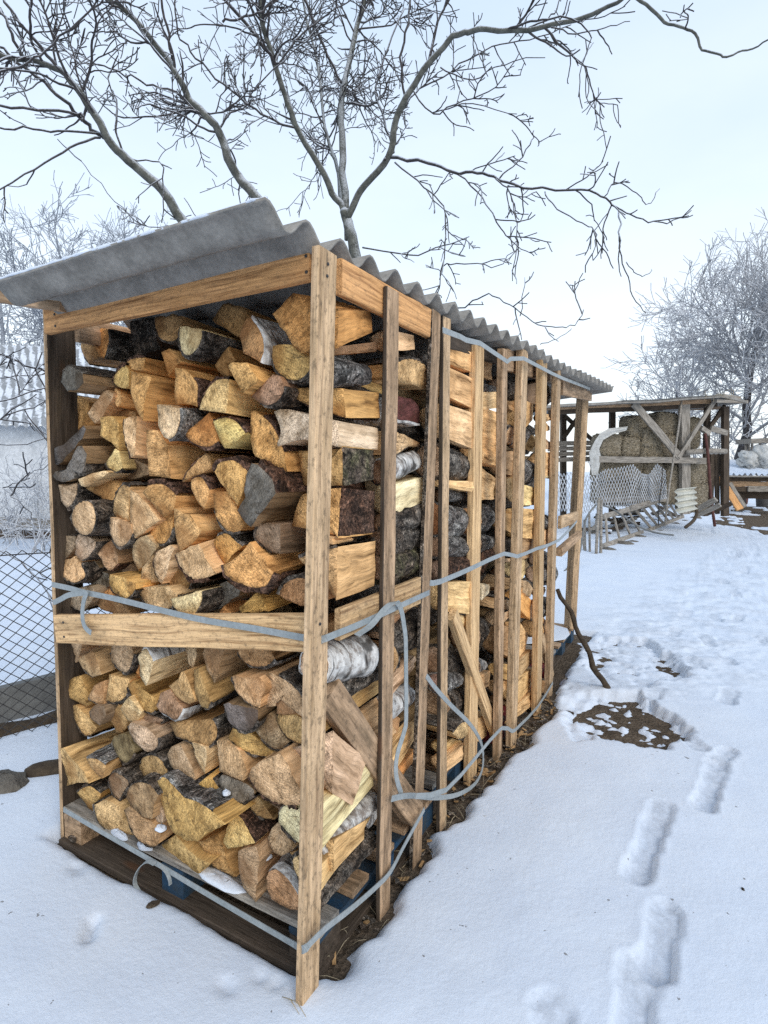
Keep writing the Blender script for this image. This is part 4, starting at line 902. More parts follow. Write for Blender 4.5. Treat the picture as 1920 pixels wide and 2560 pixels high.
# ------------------------------------------------------------------ roof sheets
def roof_edge(y):
    t = (y+.23)/3.95
    return np.array([-.03+.215*t, y, 1.978+.10*t-.01*math.sin(t*3.1)])
def sheet(y0, y1, label, seed, dz):
    rnd = np.random.default_rng(seed); lam = .138; nx = 14; k = int((y1-y0)/lam*10); V = []; F = []
    for side in (1, -1):
        for i in range(k+1):
            y = y0+(y1-y0)*i/k; e = roof_edge(y); ph = (y+.23)/lam*2*math.pi
            wv = .024*math.cos(ph)
            for j in range(nx+1):
                s = j/nx; x = e[0]+(-1.10-e[0]+.02*math.sin(y*3))*s
                z = e[2]+(1.945-e[2])*s+wv+dz+.003*math.sin(s*5+y*3+seed)
                n = -.024*math.sin(ph)*2*math.pi/lam; ln = math.sqrt(1+n*n)
                V.append((x, y-side*n/ln*.0032, z+side*.0032/ln))
    A = (k+1)*(nx+1)
    for i in range(k):
        for j in range(nx):
            a = i*(nx+1)+j; q = (a, a+1, a+nx+2, a+nx+1); F.append(q); F.append(tuple(A+v for v in q[::-1]))
    for i in range(k):
        for j, rv in ((0, 0), (nx, 1)):
            a = i*(nx+1)+j; b = a+nx+1; f = (a, b, A+b, A+a); F.append(f[::-1] if rv else f)
    for j in range(nx):
        for i, rv in ((0, 1), (k, 0)):
            a = i*(nx+1)+j; b = a+1; f = (a, b, A+b, A+a); F.append(f[::-1] if rv else f)
    o = mesh_obj('roof_sheet', V, F, MAT['asbestos'], None, None, True)
    me = o.data
    tag(o, label, 'roof sheet', 'corrugated sheets roofing the firewood rack'); return o
def rim(parent):
    m = MB(); rnd = np.random.default_rng(6); P = []; n = 60
    for i in range(n+1):
        s_ = i/n; e = roof_edge(-.232); P.append((e[0]+(-1.10-e[0])*s_, -.232+.002*rnd.normal(), e[2]+(1.945-e[2])*s_+.024+.012+.0045))
    m.tube(P, [.0035+.003*vn(np.array([i*.6]), np.array([2.]), 4)[0] for i in range(n+1)], 5); m.build('frost_rim', MAT['snow'], parent)
rf_ = sheet(-.235, .87, 'nearest grey corrugated roof sheet, overhanging the front of the firewood rack', 1, .012)
rim(rf_)
sheet(.74, 1.84, 'second nearest grey corrugated roof sheet on the firewood rack', 2, .020)
sheet(1.70, 2.80, 'third grey corrugated roof sheet from the near end of the rack', 3, .012)
sheet(2.66, 3.78, 'farthest grey corrugated roof sheet, jutting past the far rack post', 4, .020)
# ------------------------------------------------------------------ straps
def ribbon(name, P, width, label, group='grey plastic straps tied round the rack', parent=None, wdir=None, thick=.0012, sub=4, extra=()):
    P = [np.asarray(p, float) for p in P]; Q = []
    n = len(P)
    if sub > 1:
        for i in range(n-1):
            p0, p1, p2, p3 = P[max(i-1, 0)], P[i], P[i+1], P[min(i+2, n-1)]
            for j in range(sub):
                t = j/sub; Q.append(.5*((2*p1)+(-p0+p2)*t+(2*p0-5*p1+4*p2-p3)*t*t+(-p0+3*p1-3*p2+p3)*t**3))
        Q.append(P[-1])
    else: Q = P
    Q = np.array(Q); T = np.gradient(Q, axis=0); V = []; F = []
    for i, q in enumerate(Q):
        t = unit(T[i]); nrm = unit(np.cross(t, np.array([0, 0, 1.]))) if wdir is None else unit(np.cross(t, wdir))
        w = np.cross(nrm, t)
        for a, b in ((-1, -1), (1, -1), (1, 1), (-1, 1)): V.append(q+w*a*width/2+nrm*b*thick)
    for i in range(len(Q)-1):
        for j in range(4): F.append((i*4+j, i*4+(j+1) % 4, i*4+4+(j+1) % 4, i*4+4+j))
    F.append((3, 2, 1, 0)); e = len(Q)*4-4; F.append((e, e+1, e+2, e+3))
    o = mesh_obj(name, V, F, MAT['strap'], parent)
    if parent is None: tag(o, label, 'strap', group)
    return o
W = .0185
fy = lambda L, Y=-.046: [onY(x, y, Y) for x, y in L]
fx_ = lambda L, X: [onX(x, y, X) for x, y in L]
s1 = ribbon('strap', fy([(130, 1461), (172, 1470), (213, 1481), (298, 1499), (480, 1544), (640, 1572), (783, 1598.5)])+[onX(806, 1598, .004)]+fx_([(835, 1587), (900, 1560), (992, 1518), (1073, 1481)], .022), W, 'strap tied over the middle board round the corner post, with hanging tails')
ribbon('tail', fy([(133, 1507), (152, 1498), (174, 1487), (213, 1482)], -.048), W, '', parent=s1)
ribbon('tail', fy([(218, 1479), (209, 1505), (206, 1542), (213, 1568), (228, 1582)], -.056), W, '', parent=s1, wdir=np.array([1., 0, .1]))
ribbon('tail', fx_([(892, 1588), (928, 1563), (957, 1528), (979, 1509), (994, 1507), (1004, 1530), (1010, 1565), (1014, 1601), (1015, 1691), (1015, 1800), (1010, 1830), (993, 1887), (990, 1937), (1003, 1985)], .034), W*.9, '', parent=s1, wdir=np.array([.3, .9, .0]), sub=5)
s2 = ribbon('strap', fy([(159, 2024), (260, 2083), (380, 2152), (500, 2224), (640, 2306), (735, 2361)], -.034)+[onX(757, 2374, .005)]+fx_([(785, 2349), (815, 2320), (880, 2270), (945, 2213), (977, 2178), (1010, 2115), (1061, 2023)], .024), W, 'lowest strap round the pallet and corner post near the snow')
ribbon('tail', fy([(387, 2160), (370, 2153), (352, 2165), (339, 2190), (339, 2215), (359, 2245)], -.045), W*.75, '', parent=s2, wdir=np.array([0, 1., .3]))
ribbon('tail', fy([(402, 2165), (416, 2180), (424, 2198), (426, 2212)], -.04), W*.6, '', parent=s2, wdir=np.array([0, 1., .3]))
ribbon('strap', fx_([(1075, 1457), (1100, 1454), (1180, 1420), (1260, 1384), (1293, 1391), (1340, 1372), (1398, 1350)], .082)+fx_([(1442, 1303)], .06), W, 'strap across the farther stakes at half height', sub=2)
s4 = ribbon('strap', fx_([(1040, 1990), (1115, 1975), (1190, 1893), (1254, 1820), (1280, 1828), (1297, 1816), (1345, 1766), (1382, 1707)], .085), W, 'strap round the feet of the farther stakes', sub=2)
ribbon('strap', fx_([(979, 1997), (1005, 1991), (1033, 1989), (1090, 1994), (1145, 1986), (1188, 1959), (1207, 1916), (1204, 1861), (1177, 1813), (1128, 1764), (1090, 1722), (1066, 1690)], .04), W, 'loose looped strap bulging between the third and fourth stakes')
ribbon('strap', fx_([(1107, 825), (1151, 842), (1165, 850), (1200, 858), (1268, 904), (1277, 897), (1309, 896), (1345, 915), (1379, 933), (1405, 945), (1475, 972)], .085), W, 'highest strap, running over the stake tops under the roof edge', sub=1)
# ------------------------------------------------------------------ prop stick
pb = onZ(1522, 1742, 0); ptop = onX(1396, 1470, .095)
n = 14; P = [pb+(ptop-pb)*i/n+np.array([.012*math.sin(i*1.3), .01*math.cos(i*.9), .012*math.sin(i*.8)]) for i in range(n+1)]
m = MB(); m.tube(P, np.linspace(.021, .013, n+1)*(1+.1*np.sin(np.arange(n+1)*2.)), 8); m.tube([P[3], P[3]+np.array([-.02, -.02, .03])], [.009, .004], 5)
tag(m.build('prop_stick', MAT['stick']), 'dark crooked stick leaning from the snow against the last stake', 'stick')
# ------------------------------------------------------------------ ground
def spaced(dense0, dense1, step, lo, hi, g):
    a = [dense0]; s = step
    while a[0] > lo: s *= g; a.insert(0, a[0]-s)
    k = int(round((dense1-dense0)/step)); a += [dense0+step*(i+1) for i in range(k)]; s = step
    while a[-1] < hi: s *= g; a.append(a[-1]+s)
    return np.array(a)
gx = spaced(-1.6, 2.6, .0155, -420, 420, 1.07); gy = spaced(-1.1, 4.4, .0155, -60, 700, 1.035)
X, Y = np.meshgrid(gx, gy)
sy = np.array([s[0] for s in STAKE_Y]); sx_ = np.array([s[1] for s in STAKE_Y])
o_ = np.argsort(sy); EDGE = [(-0.035, 0.046), (-0.007, 0.136), (0.044, 0.189), (0.043, 0.242), (0.052, 0.288), (0.048, 0.326), (0.005, 0.367), (0.019, 0.444), (0.04, 0.506), (0.032, 0.539), (0.034, 0.634), (0.026, 0.688), (-0.013, 0.718), (0.008, 0.753), (0.079, 0.875), (0.046, 1.015), (0.059, 1.118), (0.073, 1.168), (0.072, 1.294), (0.069, 1.407), (0.109, 1.532), (0.148, 1.663), (0.115, 1.785), (0.152, 1.961), (0.169, 2.254), (0.107, 2.33)]  # snow lip along the rack, read from the photo
xs = np.interp(Y, [-.03]+[p[1] for p in EDGE]+[2.5, 2.9, FARY+.3], [-.05]+[p[0] for p in EDGE]+[.10, .09, .10])+.03*(vn(Y*16, X*3, 8)-.5)+.012*(vn(Y*45, X*9, 9)-.5)
yf = -.026+.02*(fbm(X*6, Y*0+1, 11, 3)-.5)+.012*(vn(X*30, Y*20, 14)-.5)
d = np.maximum.reduce([yf-Y, X-xs, -1.235+.05*(fbm(Y*4, Y*0, 3, 2)-.5)-X, Y-FARY-.35])
und = .035*(fbm(X*.55, Y*.55, 21, 3)-.5)+.014*(fbm(X*2.3, Y*2.3, 22, 3)-.5)+.004*(fbm(X*11, Y*11, 23, 2)-.5)
H = np.where(d > 0, .045*np.sqrt(np.clip(d/.035, 0, 1))+.012*np.clip(d/.4, 0, 1)-.004, -.04*np.clip(-d/.05, 0, 1)-.004)
H = H+und*np.clip(d/.25, 0, 1)
def inseg(p, q):
    p = np.asarray(p)[:2]; q = np.asarray(q)[:2]; v = q-p; t = np.clip(((X-p[0])*v[0]+(Y-p[1])*v[1])/(v@v), 0, 1)
    return np.hypot(X-p[0]-t*v[0], Y-p[1]-t*v[1]), t
def sstep(a, b, x): t = np.clip((x-a)/(b-a), 0, 1); return t*t*(3-2*t)
PACK_SHADE = np.zeros_like(X)  # mask for greyer trodden snow and the painted shade in boot-print floors
# boot prints (toe and heel traced on the snow)
def boot(a, b, r, depth, s):
    global H, PACK_SHADE
    p, q = onZ(*a, .03), onZ(*b, .03); D, t = inseg(p, q); rr = .72*r*(1+.10*np.cos(t*5))
    wob = .012*(fbm(X*14, Y*14, s, 3)-.5)
    k = 1-sstep(rr*.90, rr*1.03, D+wob*.6)
    rim = np.exp(-((D-rr*1.15)/.012)**2)*.005*(fbm(X*30, Y*30, s+9, 2))
    cut = k*(depth*.72*(.45+.55*sstep(.1, .9, t))+.014*(fbm(X*26, Y*26, s+3, 3)-.5)+.0035*np.sin(t*np.linalg.norm(q[:2]-p[:2])/.016*2*math.pi+X*40)*(fbm(X*9, Y*9, s, 2) > .42)); PACK_SHADE = np.maximum(PACK_SHADE, k*(.35+.65*fbm(X*18, Y*18, s+7, 3))); H = np.where(k > 0, np.maximum(H-cut, np.minimum(H, .008+.012*fbm(X*22, Y*22, s+5, 3))), H)+rim
boot((1655, 2030), (1590, 2200), .062, .042, 31); 
boot((1795, 1925), (1757, 2030), .062, .040, 33); 
boot((1662, 2290), (1640, 2440), .066, .042, 34); boot((1592, 2440), (1585, 2600), .07, .04, 35)
boot((1825, 1735), (1815, 1765), .07, .03, 37); boot((1700, 1840), (1745, 1880), .07, .022, 38); boot((1785, 1925), (1820, 1890), .06, .02, 39)
boot((1380, 2545), (1385, 2600), .07, .03, 40)
for i, (x, y) in enumerate([(1640, 1735), (1730, 1660), (1690, 1580), (1760, 1600), (1850, 1540), (1830, 1480), (1870, 1420), (1800, 1450), (1850, 1380), (1780, 1540), (1720, 1530), (1810, 1650), (1660, 1640), (1900, 1600)]):
    boot((x, y), (x+(14 if i % 2 else -10), y+16), .07, .022, 50+i)
# small animal tracks
for i, (x, y) in enumerate([(186, 2165), (200, 2178), (210, 2162), (870, 2385), (850, 2400), (880, 2372), (845, 2418), (560, 2460), (572, 2478), (650, 2445), (692, 2460), (1380, 1735), (1392, 1722), (1430, 1738), (1418, 1720), (1400, 1752)]):
    p = onZ(x, y, .04); H = H-.016*np.exp(-(((X-p[0])/.014)**2+((Y-p[1])/.018)**2))
for (a, b) in [((235, 2310), (222, 2355))]:
    D, t = inseg(onZ(*a, .03), onZ(*b, .03)); H = H-.03*np.exp(-(D/.014)**2)
H = H-.055*np.exp(-(((X-.0)/.05)**2+((Y-.05)/.05)**2))
# melted patches where the earth shows
def quadmask(pts, soft):
    P = [onZ(x, y)[:2] for x, y in pts]; c = np.mean(P, axis=0); n = len(P); m = np.full(X.shape, 1e9)
    A = sum(P[i][0]*P[(i+1) % n][1]-P[(i+1) % n][0]*P[i][1] for i in range(n)); s = 1 if A > 0 else -1
    for i in range(n):
        p, q = P[i], P[(i+1) % n]; e = q-p; e /= np.linalg.norm(e); m = np.minimum(m, s*(e[0]*(Y-p[1])-e[1]*(X-p[0])))
    return sstep(-soft, soft, m)
near = (np.abs(X-1) < 6) & (Y < 40)
cell = fbm(X*12, Y*9, 61, 3); fine = fbm(X*28, Y*28, 62, 2)
pm = quadmask([(1500, 1748), (1590, 1752), (1735, 1846), (1650, 1896), (1510, 1868), (1410, 1800)], .10)
def melt(m, n, thr, gain):
    global H
    m = sstep(.30, .62, m+.9*(.5*fbm(X*9, Y*9, 68, 2)+.5*fbm(X*26, Y*26, 69, 2)-.5)) * (m > .02); tgt = np.clip((n-thr)*gain, -.02, .016); H = H*(1-m)+tgt*m
melt(pm, .55*fbm(X*10, Y*16, 61, 3)+.45*fbm(X*24, Y*30, 62, 2), .60, .2)
pm3 = quadmask([(1400, 1760), (1500, 1745), (1560, 1850), (1440, 1870), (1395, 1800)], .08)
melt(pm3*(1-pm), fbm(X*12, Y*14, 66, 2), .47, .16)
pm2 = quadmask([(1440, 1605), (1620, 1612), (1720, 1700), (1600, 1735), (1480, 1700)], .15)
melt(pm2, .6*fbm(X*7, Y*6, 63, 3)+.4*fbm(X*20, Y*22, 67, 2), .455, .15)
tr = quadmask([(1450, 1600), (1900, 1300), (1990, 1500), (1900, 1720), (1500, 1800), (1395, 1740)], .4)
H = H+(tr*(1-np.maximum(np.maximum(pm, pm2), pm3)))*(.045*(fbm(X*7, Y*7, 64, 3)-.5)+.018*(fbm(X*20, Y*20, 65, 2)-.5))
yard = quadmask([(1850, 1266), (2300, 1266), (2300, 1345), (1800, 1345), (1775, 1310)], 1.0)
H = H-yard*(.015+.12*sstep(.38, .52, fbm(X*1.6, Y*.9, 71, 4)))
# far ground dips under the slope of the background
H = np.where(near, H, np.maximum(H, .02))
nx, ny = len(gx), len(gy)
V = np.stack([X, Y, H], -1).reshape(-1, 3)
idx = np.arange(nx*ny).reshape(ny, nx)
Fq = np.stack([idx[:-1, :-1], idx[:-1, 1:], idx[1:, 1:], idx[1:, :-1]], -1).reshape(-1, 4)
def np_mesh(name, V, F, mat):
    me = bpy.data.meshes.new(name); me.vertices.add(len(V)); me.vertices.foreach_set('co', V.astype(np.float32).ravel())
    me.loops.add(F.size); me.loops.foreach_set('vertex_index', F.astype(np.int32).ravel())
    me.polygons.add(len(F)); me.polygons.foreach_set('loop_start', np.arange(0, F.size, 4, dtype=np.int32)); me.polygons.foreach_set('use_smooth', np.ones(len(F), bool))
    me.update(calc_edges=True); me.validate(); me.materials.append(mat); o = bpy.data.objects.new(name, me); COL.objects.link(o); return o
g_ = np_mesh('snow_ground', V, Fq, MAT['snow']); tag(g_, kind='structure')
PACK_SHADE = np.maximum(PACK_SHADE, tr*.55*sstep(.5, .66, fbm(X*7, Y*7, 64, 3)))
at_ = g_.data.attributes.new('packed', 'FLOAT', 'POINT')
if len(at_.data) == PACK_SHADE.size: at_.data.foreach_set('value', PACK_SHADE.astype(np.float32).ravel())
else: print('packed size', len(at_.data), PACK_SHADE.size)
ex = spaced(-1.6, 2.2, .04, -420, 420, 1.15); ey = spaced(-.5, 4.2, .04, -60, 700, 1.12); EX, EY = np.meshgrid(ex, ey)
EH = -.008+.012*(fbm(EX*12, EY*12, 81, 3)-.5); EH = np.where((np.abs(EX) < 6) & (EY < 30), EH, -.02)
EV = np.stack([EX, EY, EH], -1).reshape(-1, 3); ei = np.arange(EX.size).reshape(EX.shape)
tag(np_mesh('earth', EV, np.stack([ei[:-1, :-1], ei[:-1, 1:], ei[1:, 1:], ei[1:, :-1]], -1).reshape(-1, 4), MAT['earth']), kind='structure')
# litter on the snow
def litter(name, x, y, sx, sy_, label, mat='stick', seed=0):
    rnd = np.random.default_rng(seed+77); p = onZ(x, y, .045); n = 9; a = np.arange(n)*2*math.pi/n; rot = rnd.uniform(0, 3.1)
    V = []
    for zz, k in ((0, 1.), (.006, .75)):
        for t in a:
            r = rnd.uniform(.7, 1.25); u, v = sx*r*math.cos(t)*k, sy_*r*math.sin(t)*k; V.append((p[0]+u*math.cos(rot)-v*math.sin(rot), p[1]+u*math.sin(rot)+v*math.cos(rot), p[2]+zz))
    F = [(i, (i+1) % n, n+(i+1) % n, n+i) for i in range(n)]+[tuple(n+i for i in range(n))]+[tuple(range(n-1, -1, -1))]
    o = mesh_obj(name, V, F, MAT[mat]); tag(o, label, 'debris'); return o
litter('dead_leaf', 382, 2262, .022, .014, 'dark dead leaf on the snow in front of the pallet', seed=1)
litter('bark_flake', 181, 2098, .03, .012, 'dark bark flake on the snow at the foot of the left post', 'bark', 2)
litter('bark_flake', 1857, 2225, .008, .005, 'tiny dark flake alone on the snow at the right edge', 'bark', 3)
litter('bark_flake', 1833, 1446, .02, .016, 'small dark lump on the trodden snow path', 'bark', 4)
litter('bark_flake', 1787, 1523, .02, .014, 'small dark lump beside the footprints on the path', 'bark', 5)
litter('bark_flake', 1415, 1697, .02, .010, 'dark flake on the snow beside the last stakes', 'bark', 6)
litter('bark_flake', 1485, 1398, .05, .03, 'dark clod on the snow below the leaning sticks', 'bark', 7)
for i, (x, y, a) in enumerate([(706, 2492, .5), (722, 2498, .7)]):
    p = onZ(x, y, .05); m = MB(); m.tube([p, p+np.array([.03, -.005, .012]), p+np.array([.07, -.02, .004])], [.0015, .0015, .0008], 4)
    tag(m.build('straw_stem', MAT['straw']), ['pale straw stem at the foot of the corner post, left one', 'pale straw stem at the foot of the corner post, right one'][i], 'straw')

# chips, bark crumbs and dead grass on the bare strip along the rack
rnd = np.random.default_rng(99); m = MB()
for i in range(260):
    y = rnd.uniform(-.02, 2.4); ed = float(np.interp(y, [p[1] for p in EDGE], [p[0] for p in EDGE])); x = ed-rnd.uniform(.0, .16); a = rnd.uniform(0, 6.28); l = rnd.uniform(.006, .026)
    m.box((x, y, .006+rnd.uniform(0, .006)), (l*math.cos(a), l*math.sin(a), rnd.normal(0, .3)*l), (-l*.35*math.sin(a), l*.35*math.cos(a), 0), (0, 0, .002), int(rnd.random() < .4))
for i in range(90):
    y = rnd.uniform(-.02, 2.3); ed = float(np.interp(y, [p[1] for p in EDGE], [p[0] for p in EDGE])); p = np.array([ed-rnd.uniform(0, .08), y, .0]); d = rnd.normal(0, 1, 3)*np.array([.03, .03, .012])+np.array([0, 0, .025])
    m.tube([p, p+d, p+d*1.6-np.array([0, 0, .012])], [.0012, .001, .0005], 3, 2)
tag(m.build('bark_chips', [MAT['bark'], MAT['split'], MAT['straw']], color=(.4, .25, .12)), 'bark chips and dead grass on the bare strip along the rack', 'chips', None, 'stuff')
# ------------------------------------------------------------------ trees
def rot_about(v, ax, a):
    ax = unit(ax); return v*math.cos(a)+np.cross(ax, v)*math.sin(a)+ax*np.dot(ax, v)*(1-math.cos(a))
def cat(P, sub=4):
    P = [np.asarray(p, float) for p in P]; n = len(P); Q = []
    for i in range(n-1):
        p0, p1, p2, p3 = P[max(i-1, 0)], P[i], P[i+1], P[min(i+2, n-1)]
        for j in range(sub):
            t = j/sub; Q.append(.5*((2*p1)+(-p0+p2)*t+(2*p0-5*p1+4*p2-p3)*t*t+(-p0+3*p1-3*p2+p3)*t**3))
    Q.append(P[-1]); return np.array(Q)
def twig(m, p, d, L, r, lvl, rnd, cfg):
    """crooked twig with spurs; cfg: wander, up, child, sides"""
    n = max(3, int(L/cfg['seg'])); P = [p]; d = unit(d)
    for i in range(n):
        d = unit(d+rnd.normal(0, cfg['wander'], 3)+np.array([0, 0, cfg['up']])); P.append(P[-1]+d*L/n)
    P = np.array(P); R = np.linspace(r, max(r*.45, cfg['rmin']), n+1)
    m.tube(P, R, cfg['sides'] if r > cfg['rmin']*1.6 else 3, 0, False)
    if lvl <= 0: return
    k = rnd.poisson(cfg['child'][lvl]*L); side = rnd.choice([-1, 1])
    for c in range(k):
        t = rnd.uniform(.15, 1.); i = min(n-1, int(t*n)); q = P[i]+(P[i+1]-P[i])*(t*n-i); dd = unit(P[i+1]-P[i])
        ax = unit(np.cross(dd, rnd.normal(0, 1, 3))); a = rnd.uniform(*cfg['ang'])
        twig(m, q, rot_about(dd, ax, a), L*rnd.uniform(*cfg['lr']), max(cfg['rmin'], R[i]*.62), lvl-1, rnd, cfg)
TREE = empty('walnut_tree', at(926, 1180, 6.3)*np.array([1, 1, 0]))
tag(TREE, 'big bare grey walnut tree spreading its frosted branches over the firewood rack', 'tree')
K = 6.3
# each stem: points as photo pixel x, y and distance, radius in pixels at both ends
STEMS = [
 ('trunk', [(930,1330,6.3),(926,1088,6.3),(905,800,6.3),(890,640,6.3),(872,560,6.3),(864,525,6.3)], 25, 19),
 ('limb', [(866,540,6.3),(839,492,6.3),(799,422,6.2),(746,324,6.1),(718,249,6.0),(689,156,5.9),(660,69,5.8),(651,0,5.7),(640,-120,5.6)], 14, 8),
 ('limb', [(866,545,6.3),(858,440,6.35),(854,376,6.4),(854,260,6.5),(868,174,6.6),(897,58,6.7),(914,0,6.7),(930,-110,6.8)], 15, 8),
 ('limb', [(871,548,6.3),(903,475,6.2),(968,393,6.0),(992,295,5.9),(1023,227,5.8),(1072,160,5.7),(1134,98,5.6),(1177,80,5.5),(1244,74,5.4),(1318,74,5.3),(1423,58,5.2),(1490,31,5.1),(1552,0,5.0),(1575,-30,5.0),(1601,0,4.9),(1662,58,4.9),(1718,77,4.8),(1755,117,4.8),(1810,138,4.7),(1871,126,4.7),(1925,104,4.6)], 14, 3),
 ('limb', [(930,1100,6.3),(700,840,5.9),(560,680,5.7),(457,550,5.5),(405,469,5.4),(324,399,5.3),(278,359,5.2),(231,278,5.1),(179,203,5.0),(139,168,5.0),(58,153,4.9),(0,139,4.8),(-60,110,4.8)], 22, 7),
 ('limb', [(930,1130,6.3),(800,800,6.2),(720,630,6.1),(648,500,6.0),(602,446,6.0),(573,394,5.9),(556,347,5.9),(521,295,5.8),(475,249,5.8),(446,191,5.7),(405,133,5.7),(347,64,5.6),(278,0,5.5),(210,-60,5.5)], 22, 8),
 ('limb', [(870,600,6.3),(855,500,6.5),(840,420,6.6),(828,370,6.7),(810,301,6.8),(799,174,7.0),(770,60,7.1),(750,-20,7.2)], 9, 4),
]
BR = [ # secondary branches
 ([(980,393,6.0),(1066,406,5.7),(1134,430,5.5),(1195,430,5.4),(1250,449,5.3),(1330,473,5.2),(1453,473,5.1),(1515,498,5.0),(1552,526,5.0),(1607,547,4.9),(1668,556,4.9),(1727,529,4.9)],7,2),
 ([(1134,430,5.5),(1195,480,5.4),(1232,541,5.3),(1269,590,5.3),(1293,615,5.3),(1336,642,5.2)],3.6,2),
 ([(1244,446,5.3),(1275,486,5.3),(1293,584,5.3),(1281,701,5.3)],2.8,1.8),
 ([(1361,476,5.2),(1392,522,5.1),(1453,559,5.0),(1490,584,5.0),(1481,649,5.0)],3,1.6),
 ([(1549,526,5.0),(1552,602,4.9),(1564,676,4.9),(1582,738,4.9),(1613,787,4.9)],3.4,1.8),
 ([(1564,655,4.9),(1590,680,4.9),(1610,690,4.9),(1632,670,4.9)],2.2,1.4),
 ([(1250,443,5.3),(1293,406,5.3),(1324,363,5.3),(1336,326,5.3)],3.2,2),
 ([(1509,492,5.0),(1539,455,5.0),(1595,483,5.0),(1622,507,5.0),(1647,473,5.0)],2.6,1.5),
 ([(990,405,6.0),(1060,470,5.9),(1109,516,5.9),(1112,615,5.9),(1091,732,5.9)],3.4,2.2),
 ([(905,620,6.3),(1023,636,6.1),(1109,615,6.0),(1171,590,5.9)],3.6,1.8),
 ([(1100,690,6.0),(1115,664,6.0),(1177,658,5.9),(1244,664,5.8),(1294,621,5.8)],3,1.6),
 ([(1060,790,6.0),(1164,762,5.8),(1220,738,5.7),(1275,762,5.6),(1330,805,5.5),(1392,818,5.4),(1435,812,5.4),(1463,775,5.4)],3.2,1.8),
 ([(1300,787,5.5),(1312,695,5.5)],2,1.3), ([(1349,861,5.5),(1392,848,5.5),(1429,824,5.5)],2,1.3),
 ([(266,347,5.2),(231,324,5.2),(185,278,5.1),(127,220,5.0),(58,168,4.9),(0,116,4.8)],9,5),
 ([(260,345,5.2),(243,336,5.2),(145,330,5.0),(58,321,4.9),(-20,324,4.8)],5.5,4),
 ([(210,300,5.1),(191,284,5.1),(87,275,4.9),(-20,262,4.8)],6.5,5),
 ([(250,345,5.2),(174,370,5.1),(87,422,5.0),(-20,485,4.9)],5,3),
 ([(139,168,5.0),(87,98,4.9),(23,23,4.8),(0,-15,4.8)],7,5), ([(58,153,4.9),(29,81,4.8),(0,20,4.8)],7,5),
 ([(-10,174,4.6),(58,162,4.6),(116,122,4.6),(191,58,4.5),(260,-5,4.5)],4.5,3.5),
 ([(475,255,5.8),(417,226,5.7),(347,203,5.6),(289,174,5.5),(231,159,5.4),(174,156,5.3)],4.5,2.5),
 ([(746,318,6.1),(700,307,6.0),(637,272,5.9),(556,208,5.8),(492,145,5.7),(446,81,5.6),(440,-10,5.5)],4.8,3),
 ([(428,150,5.7),(420,87,5.6),(402,0,5.5),(395,-50,5.5)],5.5,4),
 ([(503,281,5.8),(556,278,5.7),(608,243,5.6),(666,191,5.5),(752,116,5.4),(839,64,5.3)],3.4,2),
 ([(556,52,5.6),(600,48,5.6),(637,35,5.6),(665,20,5.6),(700,-20,5.6)],5,4), ([(540,-20,5.7),(613,58,5.7),(666,122,5.8),(692,165,5.9)],7,7),
 ([(868,255,6.5),(926,263,6.4),(955,240,6.3),(975,190,6.2)],4.5,2.5), ([(750,-20,6.2),(810,116,6.4),(851,203,6.5)],5.5,5),
 ([(960,400,6.0),(985,380,6.1),(960,300,6.2),(940,220,6.3),(970,120,6.4),(1010,20,6.5)],6,3),
 ([(992,300,5.9),(1040,230,6.0),(1090,200,6.1),(1170,150,6.1),(1250,110,6.1),(1350,92,6.0),(1430,60,6.0)],4,2),
 ([(1072,160,5.7),(1085,90,5.7),(1110,20,5.7),(1140,-40,5.7)],6,4), ([(1010,240,5.8),(1000,150,5.7),(1020,60,5.6),(1030,-30,5.6)],5,4),
 ([(1318,74,5.3),(1380,40,5.3),(1400,0,5.3)],3.5,2.5), ([(1380,66,5.2),(1440,85,5.2),(1510,70,5.2),(1570,50,5.2)],3,1.6),
 ([(1030,220,5.8),(1080,280,5.8),(1160,250,5.7),(1240,215,5.6),(1300,130,5.5)],3.4,1.8),
 ([(1080,280,5.8),(1180,260,5.7),(1290,285,5.6)],2.6,1.6), ([(1100,170,5.7),(1180,200,5.6),(1260,160,5.6),(1365,140,5.5)],3,1.6),
 ([(-20,880,4.6),(30,900,4.7),(70,915,4.8),(150,935,5.0),(300,930,5.2)],5,5), ([(-20,1010,4.5),(60,985,4.6),(150,960,4.8)],3.6,3),
 ([(-20,1052,4.4),(60,1025,4.5),(150,985,4.7)],3.8,3), ([(-20,945,4.8),(40,940,4.8),(150,930,5.0)],2.8,2.2),
 ([(-20,1108,4.6),(60,1110,4.6),(150,1092,4.7)],3,2), ([(10,1222,4.4),(40,1208,4.4),(90,1180,4.5),(150,1130,4.6)],3,2), ([(15,1225,4.4),(60,1262,4.4),(90,1300,4.5)],2.6,1.6),
 ([(-20,1370,3.9),(40,1395,3.9),(110,1440,3.9),(200,1450,4.0)],2.6,2),
 ([(640,490,6.0),(600,540,5.9),(520,570,5.8),(440,565,5.7),(350,560,5.6),(270,480,5.5),(200,400,5.4)],3,1.5),
 ([(330,400,5.3),(400,410,5.3),(410,480,5.3),(405,560,5.3)],3,2),
]
rnd = np.random.default_rng(21)
def px3(L): return [at(x, y, D) for x, y, D in L]
CFG = dict(seg=.05, wander=.15, up=.010, child={1: 8., 2: 7.5, 3: 5.}, sides=4, ang=(.5, 1.15), lr=(.22, .5), rmin=.0052)
tw = MB()
